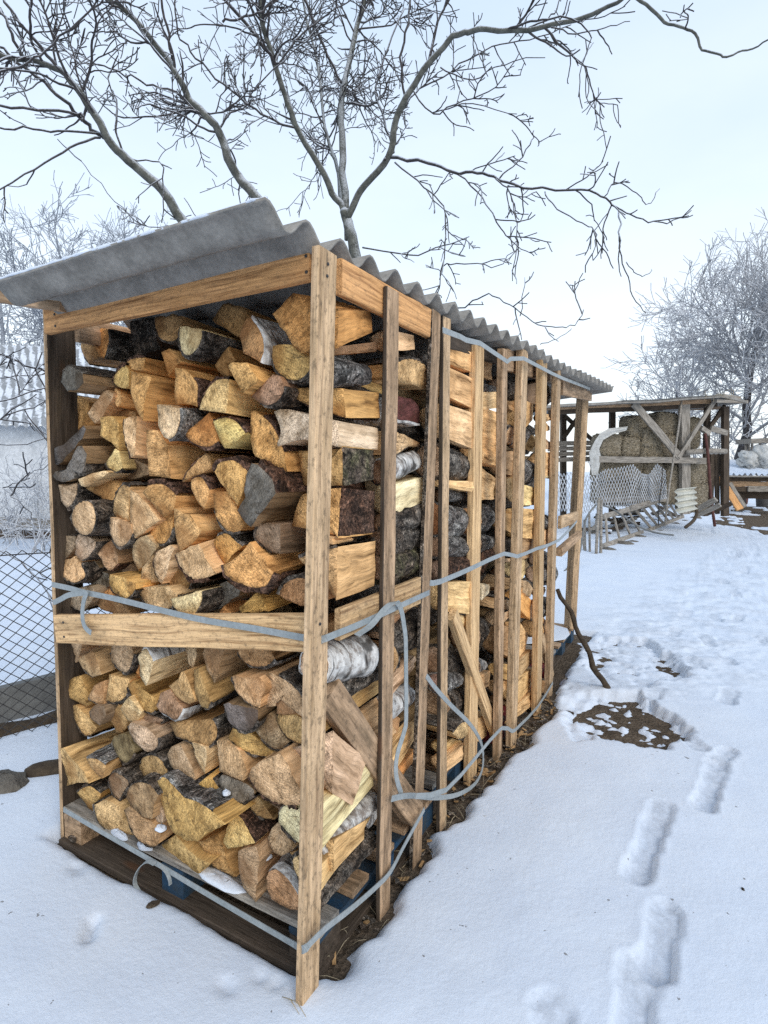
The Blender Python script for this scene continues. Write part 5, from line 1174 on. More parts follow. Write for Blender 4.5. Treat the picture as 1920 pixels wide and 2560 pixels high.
def sprout(P, r0, r1, dens, lens, lvl, cfg):
    L = np.sum(np.linalg.norm(np.diff(P, axis=0), axis=1)); k = rnd.poisson(L*dens); n = len(P)
    for c in range(k):
        t = rnd.uniform(.12, 1.)*(n-1); i = min(n-2, int(t)); q = P[i]+(P[i+1]-P[i])*(t-i); dd = unit(P[i+1]-P[i])
        dx = (q-CAM)@RIGHT/((q-CAM)@FWD)*F_PX+960; dy = 1280-(q-CAM)@UP/((q-CAM)@FWD)*F_PX
        if dy > 640 and dx > 130: 
            if rnd.random() < .45: continue
        if dx < 470 and rnd.random() < .5: continue
        if dx > 1560 and rnd.random() < .86: continue
        if dx > 1290 and dy < 330 and rnd.random() < .6: continue
        if dx > 1180 and dy > 330 and rnd.random() < .2: continue
        ax = unit(np.cross(dd, unit(rnd.normal(0, 1, 3)))); r = r0+(r1-r0)*t/(n-1)
        twig(tw, q, rot_about(dd, ax, rnd.uniform(.5, 1.2)), rnd.uniform(*lens), min(.013, max(.0075, r*.5)), lvl, rnd, cfg)
for nm, L, a, b in STEMS:
    P = cat(px3(L), 5); D = np.linspace(L[0][2], L[-1][2], len(P)); R = np.linspace(a, b, len(P))*D/F_PX/2*1.25
    P = P+np.stack([fbm(np.arange(len(P))*.33, P[:, 2]*0+k, 90+k, 2)-.5 for k in range(3)], 1)*.05
    R = R*(1+.10*(vn(np.arange(len(P))*.9, P[:, 0]*5, 77)-.5)); m = MB(); m.tube(P, R, 12 if a > 10 else 8)
    m.build(nm, MAT['walnut'], TREE)
    if nm == 'limb': sprout(P[len(P)//3:], R[0], R[-1], 11., (.25, 1.1), 2, CFG)
br = MB()
for L, a, b in BR:
    P = cat(px3(L), 4); D = np.linspace(L[0][2], L[-1][2], len(P)); R = np.maximum(.0035, np.linspace(a, b, len(P))*D/F_PX/2*1.255)
    P = P+rnd.normal(0, .008, P.shape); br.tube(P, R, 6, 0, True); sprout(P, R[0], R[-1], 8. if L[-1][0] < 1300 else 6.0, (.10, .45), 1 if L[-1][1] > 480 else 2, CFG)
br.build('branches', MAT['twig'], TREE)['kind'] = 'stuff'
tw.build('twigs', MAT['twig'], TREE)['kind'] = 'stuff'
print('walnut twig faces', len(tw.F))
# distant frosted trees
def far_tree(x, ybase, ytop, D, label, seed, mat, spread, lean=0., trunk_r=.16, n1=9, lv=3, dens=1., name='frosted_tree', zb=None, up=.02):
    rnd = np.random.default_rng(seed)
    b = at(x, 1180, D); b[2] = 0. if zb is None else zb; top = at(x, ytop, D); H = top[2]-b[2]
    T = empty(name, b); tag(T, label, 'tree', 'frosted trees in the background')
    cfg = dict(seg=.35, wander=.16, up=up, child={1: 3.0*dens, 2: 2.3*dens, 3: 1.8*dens}, sides=4, ang=(.45, 1.0), lr=(.35, .62), rmin=.0125)
    m = MB(); h0 = H*.30; P = np.array([b+np.array([lean*t*t, 0, H*.75*t])+rnd.normal(0, .04, 3) for t in np.linspace(0, 1, 9)]); m.tube(P, np.linspace(trunk_r, trunk_r*.25, 9), 8)
    t2 = MB()
    for i in range(n1):
        t = .28+.70*i/n1; j = t*8; k = min(7, int(j)); q = P[k]+(P[k+1]-P[k])*(j-k); a = i*2.4+rnd.uniform(-.4, .4)
        L = H*(.55-.30*t)*spread*rnd.uniform(.8, 1.15); el = .35+.75*t; d = np.array([math.cos(a)*math.cos(el), math.sin(a)*math.cos(el), math.sin(el)])
        twig(t2, q, d, L, trunk_r*.34*(1.1-.6*t), lv, rnd, cfg)
    m.build('trunk', MAT['twig' if mat == 'frost' else mat], T); o = t2.build('branches', MAT[mat], T); o['kind'] = 'stuff'; print(label, len(t2.F)); return T
far_tree(1850, 1130, 600, 24, 'round frosted tree behind the hay shelter at the right edge', 3, 'frost', 1.0, .3, .24, 19, 3, 1.4, up=.012)
far_tree(1690, 1130, 850, 25, 'smaller frosted tree behind the hay shelter, left of the round one', 5, 'frost', 1.0, -.2, .14, 12, 3, 1.0)
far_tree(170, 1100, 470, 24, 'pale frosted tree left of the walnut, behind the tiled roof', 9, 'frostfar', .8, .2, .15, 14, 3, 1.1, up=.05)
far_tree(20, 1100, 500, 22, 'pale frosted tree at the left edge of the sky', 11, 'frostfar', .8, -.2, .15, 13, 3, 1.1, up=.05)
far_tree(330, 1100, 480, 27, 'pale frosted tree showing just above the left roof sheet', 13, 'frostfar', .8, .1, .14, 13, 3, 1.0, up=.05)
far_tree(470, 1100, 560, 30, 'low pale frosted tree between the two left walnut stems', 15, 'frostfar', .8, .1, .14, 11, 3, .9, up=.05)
m = MB(); rr = np.random.default_rng(33)
cfg = dict(seg=.5, wander=.16, up=.04, child={1: 1.3, 2: 1.}, sides=3, ang=(.4, 1.), lr=(.35, .6), rmin=.02)
for i in range(70):
    px = rr.uniform(1480, 2100); p = at(px, 1185, rr.uniform(55, 75)); p[2] = 0
    twig(m, p, np.array([0, 0, 1.]), rr.uniform(2.2, 4.6), .07, 2, rr, cfg)
for i in range(60):
    px = rr.uniform(-150, 900); p = at(px, 1160, rr.uniform(50, 70)); p[2] = 0
    twig(m, p, np.array([0, 0, 1.]), rr.uniform(2.5, 5), .07, 2, rr, cfg)
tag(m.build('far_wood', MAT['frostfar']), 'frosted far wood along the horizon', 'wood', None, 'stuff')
# ------------------------------------------------------------------ left background
# chain-link fence
f0 = onZ(0, 1868, .03); f1 = onZ(140, 1830, .03); fd = unit((f1-f0)*np.array([1, 1, 0])); fn = np.array([fd[1], -fd[0], 0])
FE = empty('chain_link_fence', f0); tag(FE, 'sagging dark chain-link fence behind the left end of the rack', 'fence')
m = MB(); w = .068; hgt = .93
k0, k1 = -22, 44
def fp(u, v): return f0+fd*u+np.array([0, 0, .04+v])+fn*.02*math.sin(u*2.1+v*1.7)+np.array([0, 0, -.05*math.sin(u*1.3)**2*v/hgt])+fd*.02*math.sin(v*5+u)
for s in (1, -1):
    for i in range(k0, k1+16):
        pts = []
        for j in range(17):
            u = (i+(s*j))*w if s == 1 else (i+16-j-8)*w
            v = j*hgt/16
            u = (i+j)*w if s == 1 else (i-j)*w
            if -1.0 < u < 1.9: pts.append(fp(u, v)+fn*.004*(1 if j % 2 else -1)*s)
        if len(pts) > 1: m.tube(pts, .0021, 4, 0, False)
m.build('wire_mesh', MAT['wire'], FE)
m = MB(); m.tube([fp(u, hgt*.98) for u in np.linspace(-1, 1.9, 30)], .003, 4); m.build('tension_wire', MAT['wire'], FE)
m = MB(); p = fp(1.7, 0); m.tube([p, p+np.array([0, 0, 1.4])], .025, 8); m.build('post', MAT['rust'], FE)
# grey slab and pole behind the fence, stone and log in front
bp = f0-fn*-.0; n_ = fn
def onF(x, y, off): return onP(x, y, f0+fn*(-off if np.dot(fn, CAM-f0) > 0 else off), fn)
q = [onF(-60, 1737, .28), onF(240, 1662, .28), onF(240, 1812, .22), onF(-60, 1868, .22)]
for p in q: p[2] = max(p[2], .0)
m = MB(); th = (-fn if np.dot(fn, CAM-f0) > 0 else fn)*.05
V = q+[p+th for p in q]; m.add(V, [(0, 1, 2, 3), (7, 6, 5, 4), (0, 4, 5, 1), (1, 5, 6, 2), (2, 6, 7, 3), (3, 7, 4, 0)])
tag(m.build('slate_slab', MAT['slate']), 'long smooth grey slab lying on edge behind the chain-link fence', 'slab')
a, b = onF(-60, 1862, .1), onF(200, 1800, .1); a[2] = b[2] = .05
m = MB(); m.tube([a+(b-a)*t+np.array([0, 0, .01*math.sin(t*9)]) for t in np.linspace(0, 1, 9)], .05, 9)
tag(m.build('fallen_pole', MAT['stick']), 'dark fallen pole lying along the foot of the chain-link fence', 'pole')
def rock(name, c, rx, ry, rz, label, cat='stone', mat='stone', seed=0, parent=None, fr=1., am=.4):
    rnd = np.random.default_rng(seed); V = []; F = []; nu, nv = (14, 9) if fr < 2 else (30, 18)
    for j in range(nv+1):
        th = math.pi*j/nv
        for i in range(nu):
            ph = 2*math.pi*i/nu; d = np.array([math.sin(th)*math.cos(ph), math.sin(th)*math.sin(ph), math.cos(th)])
            k = 1-am/2+am*vn(np.array([fr*(d[0]*1.7+d[2])+seed]), np.array([fr*(d[1]*1.7-d[2]*1.3)]), seed)[0]+.1*rnd.normal()*.3; V.append((c[0]+rx*k*d[0], c[1]+ry*k*d[1], c[2]+rz*k*d[2]))
    for j in range(nv):
        for i in range(nu): F.append((j*nu+i, (j+1)*nu+i, (j+1)*nu+(i+1) % nu, j*nu+(i+1) % nu))
    o = mesh_obj(name, V, F, MAT[mat], parent, None, True)
    if parent is None: tag(o, label, cat)
    return o
p = onZ(8, 1972, .03); rock('stone', p, .10, .09, .075, 'round mossy stone in the snow at the left edge', seed=4)
a, b = onZ(62, 1948, .03), onZ(170, 1930, .03); m = MB(); m.tube([a+(b-a)*t+np.array([0, 0, .02]) for t in np.linspace(0, 1, 7)], [.025, .04, .044, .046, .045, .045, .045], 9)
tag(m.build('half_buried_log', MAT['stick']), 'dark log half buried in the snow beside the left post', 'log')
# house beyond: wall and corrugated roof
hb = at(60, 1180, 11.5); hb[2] = 0; wv = unit(RIGHT*np.array([1, 1, 0])); wn = np.array([-wv[1], wv[0], 0]); 
if np.dot(wn, CAM-hb) < 0: wn = -wn
HO = empty('outbuilding', hb); tag(HO, 'low pale outbuilding with frosted corrugated roof beyond the left fence', 'outbuilding')
def hp(x, y, off=0.): return onP(x, y, hb+wn*off, wn)
m = MB(); c = hb+wv*.3+np.array([0, 0, .7]); zt_ = hp(60, 1062, .2)[2]; m.box((c[0]-wn[0]*.15, c[1]-wn[1]*.15, zt_/2), wv*3.4, wn*.15, (0, 0, zt_/2)); m.build('wall', MAT['wallwhite'], HO)
m = MB(); e = hp(60, 1066, .35); top = hp(60, 862, -2.3); ez_ = e[2]
rows = 34; V = []; F = []
nx_ = 240
for i in range(nx_+1):
    u = -3.8+8.0*i/nx_; 
    for j in range(9):
        t = j/8; base = hb+wv*(u-t*.9)+wn*(.35-2.65*t); z = ez_+(top[2]-ez_)*t+.035*math.cos(u/.19*2*math.pi); V.append((base[0], base[1], z))
for i in range(nx_):
    for j in range(8): a = i*9+j; F.append((a, a+1, a+10, a+9))
rt = NT('frosted_roof', .9, .2); c_ = rt.co(); rn = rt.noise(c_, 5, 4, .7); g = rt.n('ShaderNodeNewGeometry'); sxyz = rt.n('ShaderNodeSeparateXYZ'); rt.put(sxyz.inputs[0], g.outputs['Normal'])
wx = rt.n('ShaderNodeVectorMath', operation='DOT_PRODUCT'); rt.put(wx.inputs[0], c_); wx.inputs[1].default_value = tuple(wv)
zz_ = rt.n('ShaderNodeSeparateXYZ'); rt.put(zz_.inputs[0], c_)
st_ = rt.math('SINE', rt.math('ADD', rt.math('MULTIPLY', wx.outputs['Value'], 33.), rt.math('MULTIPLY', zz_.outputs[2], 28.)))
rcol = rt.mix(rt.ramp(rt.math('ADD', rt.math('MULTIPLY', st_, .16), rt.noise(c_, 13, 4, .7)), [(.42, 0.), (.58, 1.)]), (.26, .27, .28), (.66, .69, .73))
mesh_obj('roof', V, F, rt.done(rcol), HO, None, True)
m = MB(); c = hp(64, 1240, .2); m.box((c[0], c[1], .45), wv*.19, wn*.05, (0, 0, .62)); m.build('buttress', MAT['wallwhite'], HO)
for i, (y, r, lab) in enumerate([(1312, .10, 'upper dark concrete beam lying before the outbuilding'), (1334, .12, 'lower dark concrete beam lying before the outbuilding')]):
    c = onZ(60, 1352, 0); a = c-wv*1.6+np.array([0, 0, .34-.22*i]); b = c+wv*2.4+np.array([0, 0, .30-.22*i])
    tag(plank('beam', a, b, np.array([0, 0, 1.]), .17, .16, 'greyplank' if i == 0 else 'darkplank', None, 300+i), lab, 'beam')
# frosted shrub in front of the outbuilding
cfg = dict(seg=.10, wander=.28, up=.0, child={1: 8., 2: 5.5, 3: 4}, sides=4, ang=(.4, 1.3), lr=(.35, .7), rmin=.0042)
for k, (x, D, lab, nb) in enumerate([(100, 8.6, 'frosted tangled shrub beside the left post', 9), (25, 9.4, 'frosted tangled shrub at the left edge before the outbuilding', 5)]):
    rr = np.random.default_rng(50+k); b = at(x, 1180, D); b[2] = .03; m = MB(); T = empty('frosted_shrub', b); tag(T, lab, 'shrub', 'frosted shrubs by the fence')
    for i in range(nb):
        a = rr.uniform(0, 6.28); d = np.array([math.cos(a)*.45, math.sin(a)*.45, 1.2]); twig(m, b+rr.normal(0, .12, 3)*np.array([1, 1, 0]), d, rr.uniform(.7, 1.5), .012, 2, rr, cfg)
    o = m.build('branches', MAT['frost'], T); o['kind'] = 'stuff'
# ------------------------------------------------------------------ hay shelter on the right
BD = 13.0; Pb = at(1600, 1180, BD); bn = FWD*np.array([1, 1, 0]); bn = unit(bn); bn = unit(rot_about(bn, np.array([0, 0, 1.]), .22)); bu = np.cross(bn, np.array([0, 0, 1.]))
def fa(x, y, off=0.): return onP(x, y, Pb+bn*off, bn)
SH = empty('hay_shelter', fa(1620, 1310)*np.array([1, 1, 0])); tag(SH, 'ramshackle open timber shelter stacked with hay bales behind the rack', 'shelter')
def member(name, x0, y0, x1, y1, wpx, off, mat, th=.06, seed=0, parent=SH, off1=None, sag=0.):
    a, b = fa(x0, y0, off), fa(x1, y1, off if off1 is None else off1); D = np.dot((a+b)/2-CAM, FWD); wd = np.cross(unit(b-a), bn)
    return plank(name, a, b, wd, wpx*D/F_PX, th, mat, parent, 400+seed, .004, 8, None, 1., sag)
member('fascia', 1366, 1020, 1776, 1003, 11, -.05, 'oldplank', .05, 1)
member('eaves_beam', 1372, 1031, 1790, 1012, 12, .10, 'darkplank', .08, 2)
member('back_beam', 1372, 1024, 1800, 1016, 16, 2.2, 'darkplank', .1, 3)
member('back_post', 1408, 1030, 1408, 1290, 13, 2.2, 'darkplank', .1, 4); member('back_post', 1530, 1020, 1530, 1290, 14, 2.2, 'darkplank', .1, 5)
member('post', 1710, 1010, 1712, 1285, 24, .02, 'greyplank', .12, 6); member('post', 1813, 1016, 1812, 1290, 16, .1, 'darkplank', .1, 7); member('post', 1768, 1010, 1762, 1290, 13, .3, 'darkplank', .1, 8)
member('brace', 1584, 1008, 1700, 1143, 18, -.12, 'greyplank', .05, 9); member('brace', 1787, 1001, 1696, 1144, 9, -.14, 'greyplank', .05, 10)
member('brace', 1408, 1095, 1448, 1040, 9, 2.1, 'darkplank', .06, 11); member('brace', 1412, 1040, 1490, 1108, 9, 2.15, 'darkplank', .06, 12); member('brace', 1812, 1014, 1776, 1066, 9, .15, 'darkplank', .06, 13)
member('rail', 1497, 1148, 1764, 1152, 15, -.1, 'greyplank', .05, 14); member('low_rail', 1500, 1250, 1665, 1246, 16, -.08, 'greyplank', .05, 15)
m = MB(); a, b = fa(1716, 1131, -.2), fa(1815, 1129, -.2); m.tube([a+(b-a)*t+np.array([0, 0, .02*math.sin(t*3)]) for t in np.linspace(0, 1, 8)], .062, 9); m.build('round_rail', MAT['greyplank'], SH)
for i, (y, off) in enumerate([(1108, 1.2), (1121, 1.2), (1134, 1.2), (1148, 1.1)]): member('back_board', 1370, y+2, 1500, y-1, 11, off, 'greyplank', .04, 20+i)
for i, (x, y, w) in enumerate([(1780, 1185, 12), (1792, 1185, 12), (1804, 1185, 12)]): member('side_board', x, 1135, x-2+i*3, 1285, w, .25, 'darkplank', .04, 30+i)
member('block', 1752, 1070, 1772, 1084, 12, -.12, 'greyplank', .1, 34); member('block', 1777, 1071, 1818, 1083, 13, -.1, 'greyplank', .05, 35)
# roof: sagging boards and felt
def slab(name, pts_top, th, mat, parent, off0, off1, seed):
    V = []; F = []; n = len(pts_top)
    for (x, y) in pts_top:
        a = fa(x, y, off0); b = fa(x, y, off0)+bn*(off1-off0)+np.array([0, 0, .02])
        for p in (a, b):
            V.append(p); V.append(p-np.array([0, 0, th]))
    for i in range(n-1):
        a = i*4; b = a+4
        F += [(a, b, b+2, a+2), (a+1, a+3, b+3, b+1), (a, a+1, b+1, b), (a+2, b+2, b+3, a+3)]
    F += [(0, 2, 3, 1), (n*4-4, n*4-3, n*4-1, n*4-2)]
    return mesh_obj(name, V, F, MAT[mat], parent)
slab('roof', [(1352, 1014), (1420, 1009), (1500, 1006), (1560, 1002), (1650, 1000), (1730, 992), (1805, 988), (1838, 994), (1868, 1002)], .05, 'asbestos', SH, -.35, 2.6, 1)
slab('roof_felt', [(1556, 1000.5), (1640, 998.5), (1730, 990.5), (1806, 986.5)], .012, 'slate', SH, -.38, 1.5, 2)
member('roof_board', 1806, 990, 1850, 996, 9, -.3, 'greyplank', .06, 40); member('roof_board', 1790, 1003, 1868, 1005, 8, -.3, 'greyplank', .06, 41)
m = MB(); rr = np.random.default_rng(8)
for i in range(26):
    p = fa(rr.uniform(1740, 1835), rr.uniform(984, 996), rr.uniform(-.4, .1)); d = rr.normal(0, 1, 3)*np.array([1, 1, .4]); m.tube([p, p+d*.12+np.array([0, 0, .03]), p+d*.22+np.array([0, 0, -.08])], .005, 3)
m.build('loose_straw', MAT['straw'], SH)['kind'] = 'stuff'
# hay bales
def bale(x0, y0, x1, y1, off, seed, label, dep=.5):
    rnd = np.random.default_rng(seed); a, b = fa(x0, y1, off), fa(x1, y0, off); c = (a+b)/2+bn*dep/2; hw = np.linalg.norm((b-a)*np.array([1, 1, 0]))/2; hh = (b[2]-a[2])/2; n = 12; V = []; F = []
    ax = [(bu*(1 if np.dot(bu, RIGHT) > 0 else -1), hw), (bn, dep/2), (np.array([0, 0, 1.]), hh)]; ids = {}
    def vert(i, j, k):
        if (i, j, k) in ids: return ids[(i, j, k)]
        u = np.array([i, j, k])/n*2-1; l = np.linalg.norm(u, ord=6); q = u/max(l, 1e-6) if l > 0 else u
        bl = 1+.10*(fbm(np.array([q[0]*3+seed]), np.array([q[2]*3+q[1]*2.2]), seed, 3)[0]-.5)+.02*rnd.normal()-.05*(abs(abs(q[0])-.45) < .06)
        ids[(i, j, k)] = len(V); V.append(c+sum(ax[t][0]*ax[t][1]*q[t]*bl for t in range(3))); return ids[(i, j, k)]
    for A in range(3):
        for s in (0, n):
            for i in range(n):
                for j in range(n):
                    cs = []
                    for di, dj in ((0, 0), (1, 0), (1, 1), (0, 1)):
                        v = [0, 0, 0]; v[A] = s; v[(A+1) % 3] = i+di; v[(A+2) % 3] = j+dj; cs.append(vert(*v))
                    F.append(tuple(cs))
    o = mesh_obj('hay_bale', V, F, MAT['hay'], None, None, True); tag(o, label, 'hay bale', 'hay bales stacked in the shelter')
    m = MB()
    for i in range(130):
        q = c+ax[0][0]*hw*rnd.uniform(-1, 1)*.96-bn*dep/2*rnd.uniform(.9, 1.06)+np.array([0, 0, hh*rnd.uniform(-1, 1)*.95]); d = rnd.normal(0, 1, 3)+np.array([0, 0, -.3]); d -= bn*np.dot(d, bn)*.6
        m.tube([q, q+unit(d)*.05-bn*.012, q+unit(d)*.11], .003, 3, 0, False)
    s = m.build('straw_wisps', MAT['straw'], o); s['kind'] = 'stuff'
BALES = [(1645,1030,1702,1086,'topmost bale under the roof left of the middle post',.15),(1575,1038,1622,1094,'upper bale left of the leaning grey brace',.1),(1608,1068,1660,1118,'upper middle bale half behind the grey brace',.0),
 (1503,1084,1560,1142,'left bale under the plastic sheet, above the rail',.0),(1557,1092,1606,1142,'bale right of the plastic sheeted one, above the rail',.05),(1604,1112,1662,1150,'bale below the grey brace, above the rail',.05),(1655,1085,1705,1146,'bale left of the brown middle post above the rail',.1),
 (1716,1042,1758,1122,'tall loose bale right of the brown middle post',.2),(1502,1156,1560,1205,'left bale just under the rail',.05),(1556,1156,1614,1205,'second bale under the rail',.08),(1610,1156,1664,1210,'third bale under the rail beside the pole',.08),(1500,1203,1580,1262,'bottom left bale behind the net',.1),(1576,1203,1664,1262,'bottom middle bale behind the net',.1),(1664,1156,1722,1262,'dark tall bale beside the middle post foot',.1),(1716,1146,1775,1215,'shaggy bale under the round rail',.05),(1718,1205,1778,1282,'lowest shaggy bale near the red pole',.05)]
for i, (x0, y0, x1, y1, lab, off) in enumerate(BALES): bale(x0, y0, x1, y1, off+.02, 500+i, lab)
# plastic sheet draped on the left
def drape(name, L, off, mat, label, cat, seed, thick=.01):
    m = MB(); n = len(L)//2; V = []; top = L[:n]; bot = L[n:][::-1]; k = 7; rnd = np.random.default_rng(seed)
    for i in range(n):
        for j in range(k+1):
            t = j/k; x = top[i][0]+(bot[i][0]-top[i][0])*t; y = top[i][1]+(bot[i][1]-top[i][1])*t; V.append(fa(x, y, off+.10*(fbm(np.array([i*.9+seed]), np.array([t*4.]), seed, 2)[0]-.5)))
    N = len(V); V += [v+bn*thick for v in V]; F = []
    for i in range(n-1):
        for j in range(k): a = i*(k+1)+j; f = (a, a+1, a+k+2, a+k+1); F.append(f); F.append(tuple(N+q for q in f[::-1]))
    o = mesh_obj(name, V, F, MAT[mat], None, None, True); tag(o, label, cat); return o
drape('plastic_sheet', [(1570,1066),(1523,1071),(1500,1084),(1486,1104),(1473,1132),(1480,1188), (1494,1188),(1503,1145),(1498,1122),(1508,1100),(1532,1086),(1566,1076)], -.12, 'plastic', 'pale plastic sheet draped over the left hay bales', 'plastic sheet', 3)
# frosted plastic netting
def net(poly_top, poly_bot, nu, nv, off, label, seed, r=.009):
    tx = [p[0] for p in poly_top]; ty = [p[1] for p in poly_top]; bx = [p[0] for p in poly_bot]; by = [p[1] for p in poly_bot]
    def P(u, v):
        s = u*(len(tx)-1); x = np.interp(s, range(len(tx)), tx)*(1-v)+np.interp(u*(len(bx)-1), range(len(bx)), bx)*v; y = np.interp(s, range(len(ty)), ty)*(1-v)+np.interp(u*(len(by)-1), range(len(by)), by)*v
        return fa(x, y, off+.14*(fbm(np.array([u*4+seed]), np.array([v*2.5]), seed, 3)[0]-.5)+.03*math.sin(u*40))
    m = MB()
    for s in (1, -1):
        for i in range(-nv, nu+nv):
            pts = []
            for j in range(nv+1):
                u = (i+s*j*.5)/nu; v = j/nv
                if 0 <= u <= 1: pts.append(P(u, v))
            if len(pts) > 1: m.tube(pts, r, 3, 0, False)
    tag(m.build('plastic_net', MAT['net']), label, 'net', 'white netting on the hay shelter')
net([(1490,1187),(1515,1172),(1550,1168),(1582,1160),(1606,1184),(1622,1186),(1642,1158),(1664,1176)], [(1494,1268),(1560,1268),(1620,1258),(1668,1246)], 30, 11, -.22, 'wide frosted white net hung over the lower hay bales', 1)
net([(1380,1180),(1405,1184),(1436,1180)], [(1386,1278),(1412,1278),(1434,1276)], 7, 9, -1.2, 'frosted white net seen between the far rack posts', 2)
net([(1446,1192),(1468,1186),(1492,1192)], [(1456,1285),(1474,1280),(1494,1272)], 6, 9, -.5, 'narrow frosted net gathered beside the hay, right of the far rack post', 3)
# poles and sticks leaning on the shelter
def pole(name, x0, y0, x1, y1, r, off0, off1, mat, label, cat='pole'):
    a, b = fa(x0, y0, off0), fa(x1, y1, off1)
    if y1 > 1230: b[2] = max(-.03, min(b[2], .25))
    m = MB(); m.tube([a+(b-a)*t+np.array([.012*math.sin(t*7), 0, 0]) for t in np.linspace(0, 1, 7)], r, 7); tag(m.build(name, MAT[mat]), label, cat)
pole('pole', 1704, 1003, 1664, 1262, .022, -.2, -.45, 'greyplank', 'thin pale pole leaning across the hay shelter rail')
pole('iron_prop', 1763, 1084, 1788, 1288, .032, -.25, -.6, 'rust', 'dark red iron prop holding up the shelter front', 'prop')
pole('net_stake', 1656, 1165, 1649, 1245, .012, -.3, -.3, 'wire', 'thin black stake in front of the net')
for i, (x0, y0, x1, y1) in enumerate([(1497, 1245, 1490, 1388), (1503, 1250, 1502, 1387), (1473, 1285, 1475, 1385), (1461, 1300, 1464, 1382), (1456, 1330, 1462, 1384)]):
    D = 9.6+.1*i; a, b = at(x0, y0, D+.3), at(x1, y1, D); b[2] = -.02; m = MB(); m.tube([a+(b-a)*t for t in np.linspace(0, 1, 6)], .026 if i < 2 else .02, 7)
    tag(m.build('leaning_stick', MAT['greyplank']), ['tallest pale stick left of the slatted crates', 'second tall pale stick beside the slatted crates', 'shorter pale stick behind the far rack post', 'thin pale stick nearest the far rack post', 'lowest pale stick at the far rack post'][i], 'stick', 'sticks leaning beside the far rack post')
# slatted crates leaning against the heap
def crate(T0, T1, B0, B1, n, label, seed, D0, D1):
    def g(p, D, low): 
        q = at(p[0], p[1], D); return q
    t0, t1 = at(*T0, D0+1.0), at(*T1, D1+1.0); b0, b1 = onZ(*B0, .06), onZ(*B1, .06)
    C = empty('slatted_crate', (b0+b1)/2); tag(C, label, 'crate', 'slatted crates leaning by the hay shelter')
    nn = unit(np.cross(t1-t0, b0-t0))
    plank('rail', b0, b1, unit(t0-b0), .12, .07, 'greyplank', C, seed, .003); plank('rail', t0, t1, unit(t0-b0), .10, .07, 'greyplank', C, seed+1, .003)
    for i in range(n):
        s = (i+.3)/(n-.4); s = min(s, 1); a = t0+(t1-t0)*s-nn*.0; b = b0+(b1-b0)*s
        plank('slat', a+np.array([0, 0, .05]), b+np.array([0, 0, .05]), unit(t1-t0), .06, .03, 'greyplank', C, seed+2+i, .003)
crate((1508, 1292), (1570, 1274), (1508, 1368), (1606, 1332), 4, 'near slatted grey crate with snow on its lower rail', 600, 9.9, 11.2)
crate((1575, 1272), (1682, 1240), (1622, 1328), (1708, 1292), 7, 'farther slatted grey crate leaning under the net', 620, 11.4, 12.6)
m = MB(); rr = np.random.default_rng(123)
for i in range(46):
    t = rr.random(); x = 1500+200*t; y = 1352-60*t; p = onZ(x, y, 0.); bk = unit(FWD*np.array([1, 1, 0]))*rr.uniform(.15, 1.1); c = p+bk+np.array([0, 0, rr.uniform(.03, .42)*(.4+bk@bk)]); a = rr.uniform(0, 6.28); l = rr.uniform(.15, .5)
    m.box(c, (l*math.cos(a), l*math.sin(a), rr.normal(0, .25)*l), (-.05*math.sin(a), .05*math.cos(a), .01), (0, 0, .02), int(rr.random() < .25) if i % 4 else 2)
tag(m.build('scrap_heap', [MAT['darkplank'], MAT['greyplank'], MAT['snow']]), 'heap of dark scrap boards and snow behind the slatted crates', 'scrap heap', None, 'stuff')
# rubble at the foot, pale corrugated piece, planks
rr = np.random.default_rng(70)
RB = [(1520, 1378, .16), (1560, 1362, .2), (1580, 1357, .13), (1600, 1345, .18), (1650, 1330, .12), (1480, 1388, .09), (1690, 1312, .15), (1712, 1304, .12), (1740, 1296, .16), (1760, 1290, .14)]
RBL = ['flat stone at the foot of the near slatted crate', 'larger flat pale stone below the near slatted crate', 'small stone touching the pale flat one', 'flat stone below the crate rail, farther right', 'small stone between the two slatted crates', 'dark clod stone at the foot of the sticks', 'flat stone under the far slatted crate', 'small flat stone right of the far crate', 'stone below the pale corrugated piece', 'stone at the plank heap edge']
for i, (x, y, s) in enumerate(RB): p = onZ(x, y, .02); rock('stone', p, s, s*.7, s*.4, RBL[i], seed=80+i)
m = MB(); 
V = []; F = []; L = [(1690, 1222), (1738, 1217), (1741, 1272), (1693, 1284)]
Q = [fa(x, y, -1.0+.35*(y-1217)/60*-1) for x, y in L]; k = 40
for i in range(k+1):
    t = i/k
    for s in range(2):
        p = Q[0]+(Q[3]-Q[0])*t if s == 0 else Q[1]+(Q[2]-Q[1])*t; V.append(p-bn*.045*math.cos(t*4*2*math.pi)); V.append(p-bn*(.045*math.cos(t*4*2*math.pi)-.012))
for i in range(k): a = i*4; F += [(a, a+2, a+6, a+4), (a+1, a+5, a+7, a+3), (a, a+4, a+5, a+1), (a+2, a+3, a+7, a+6)]
F += [(0, 1, 3, 2), (k*4, k*4+2, k*4+3, k*4+1)]
tag(mesh_obj('corrugated_piece', V, F, MAT['cream'], None, None, True), 'short cream corrugated piece leaning on the shelter front', 'corrugated sheet')
def lean(name, x0, y0, x1, y1, wpx, mat, label, D, cat='plank', seed=0):
    a, b = at(x0, y0, D), at(x1, y1, D-.4); b[2] = max(b[2], .0); o = plank(name, a, b, np.cross(unit(b-a), FWD), wpx*D/F_PX, .06, mat, None, 700+seed, .003); tag(o, label, cat); return o
lean('leaning_plank', 1797, 1192, 1850, 1274, 17, 'orangeplank', 'bright orange new plank leaning right of the shelter', 14.5, seed=1)
lean('leaning_plank', 1824, 1208, 1862, 1268, 9, 'greyplank', 'pale grey plank leaning beside the orange one', 14.8, seed=2)
lean('leaning_plank', 1740, 1275, 1790, 1248, 12, 'greyplank', 'weathered board on the heap beside the red prop', 13.0, seed=3)
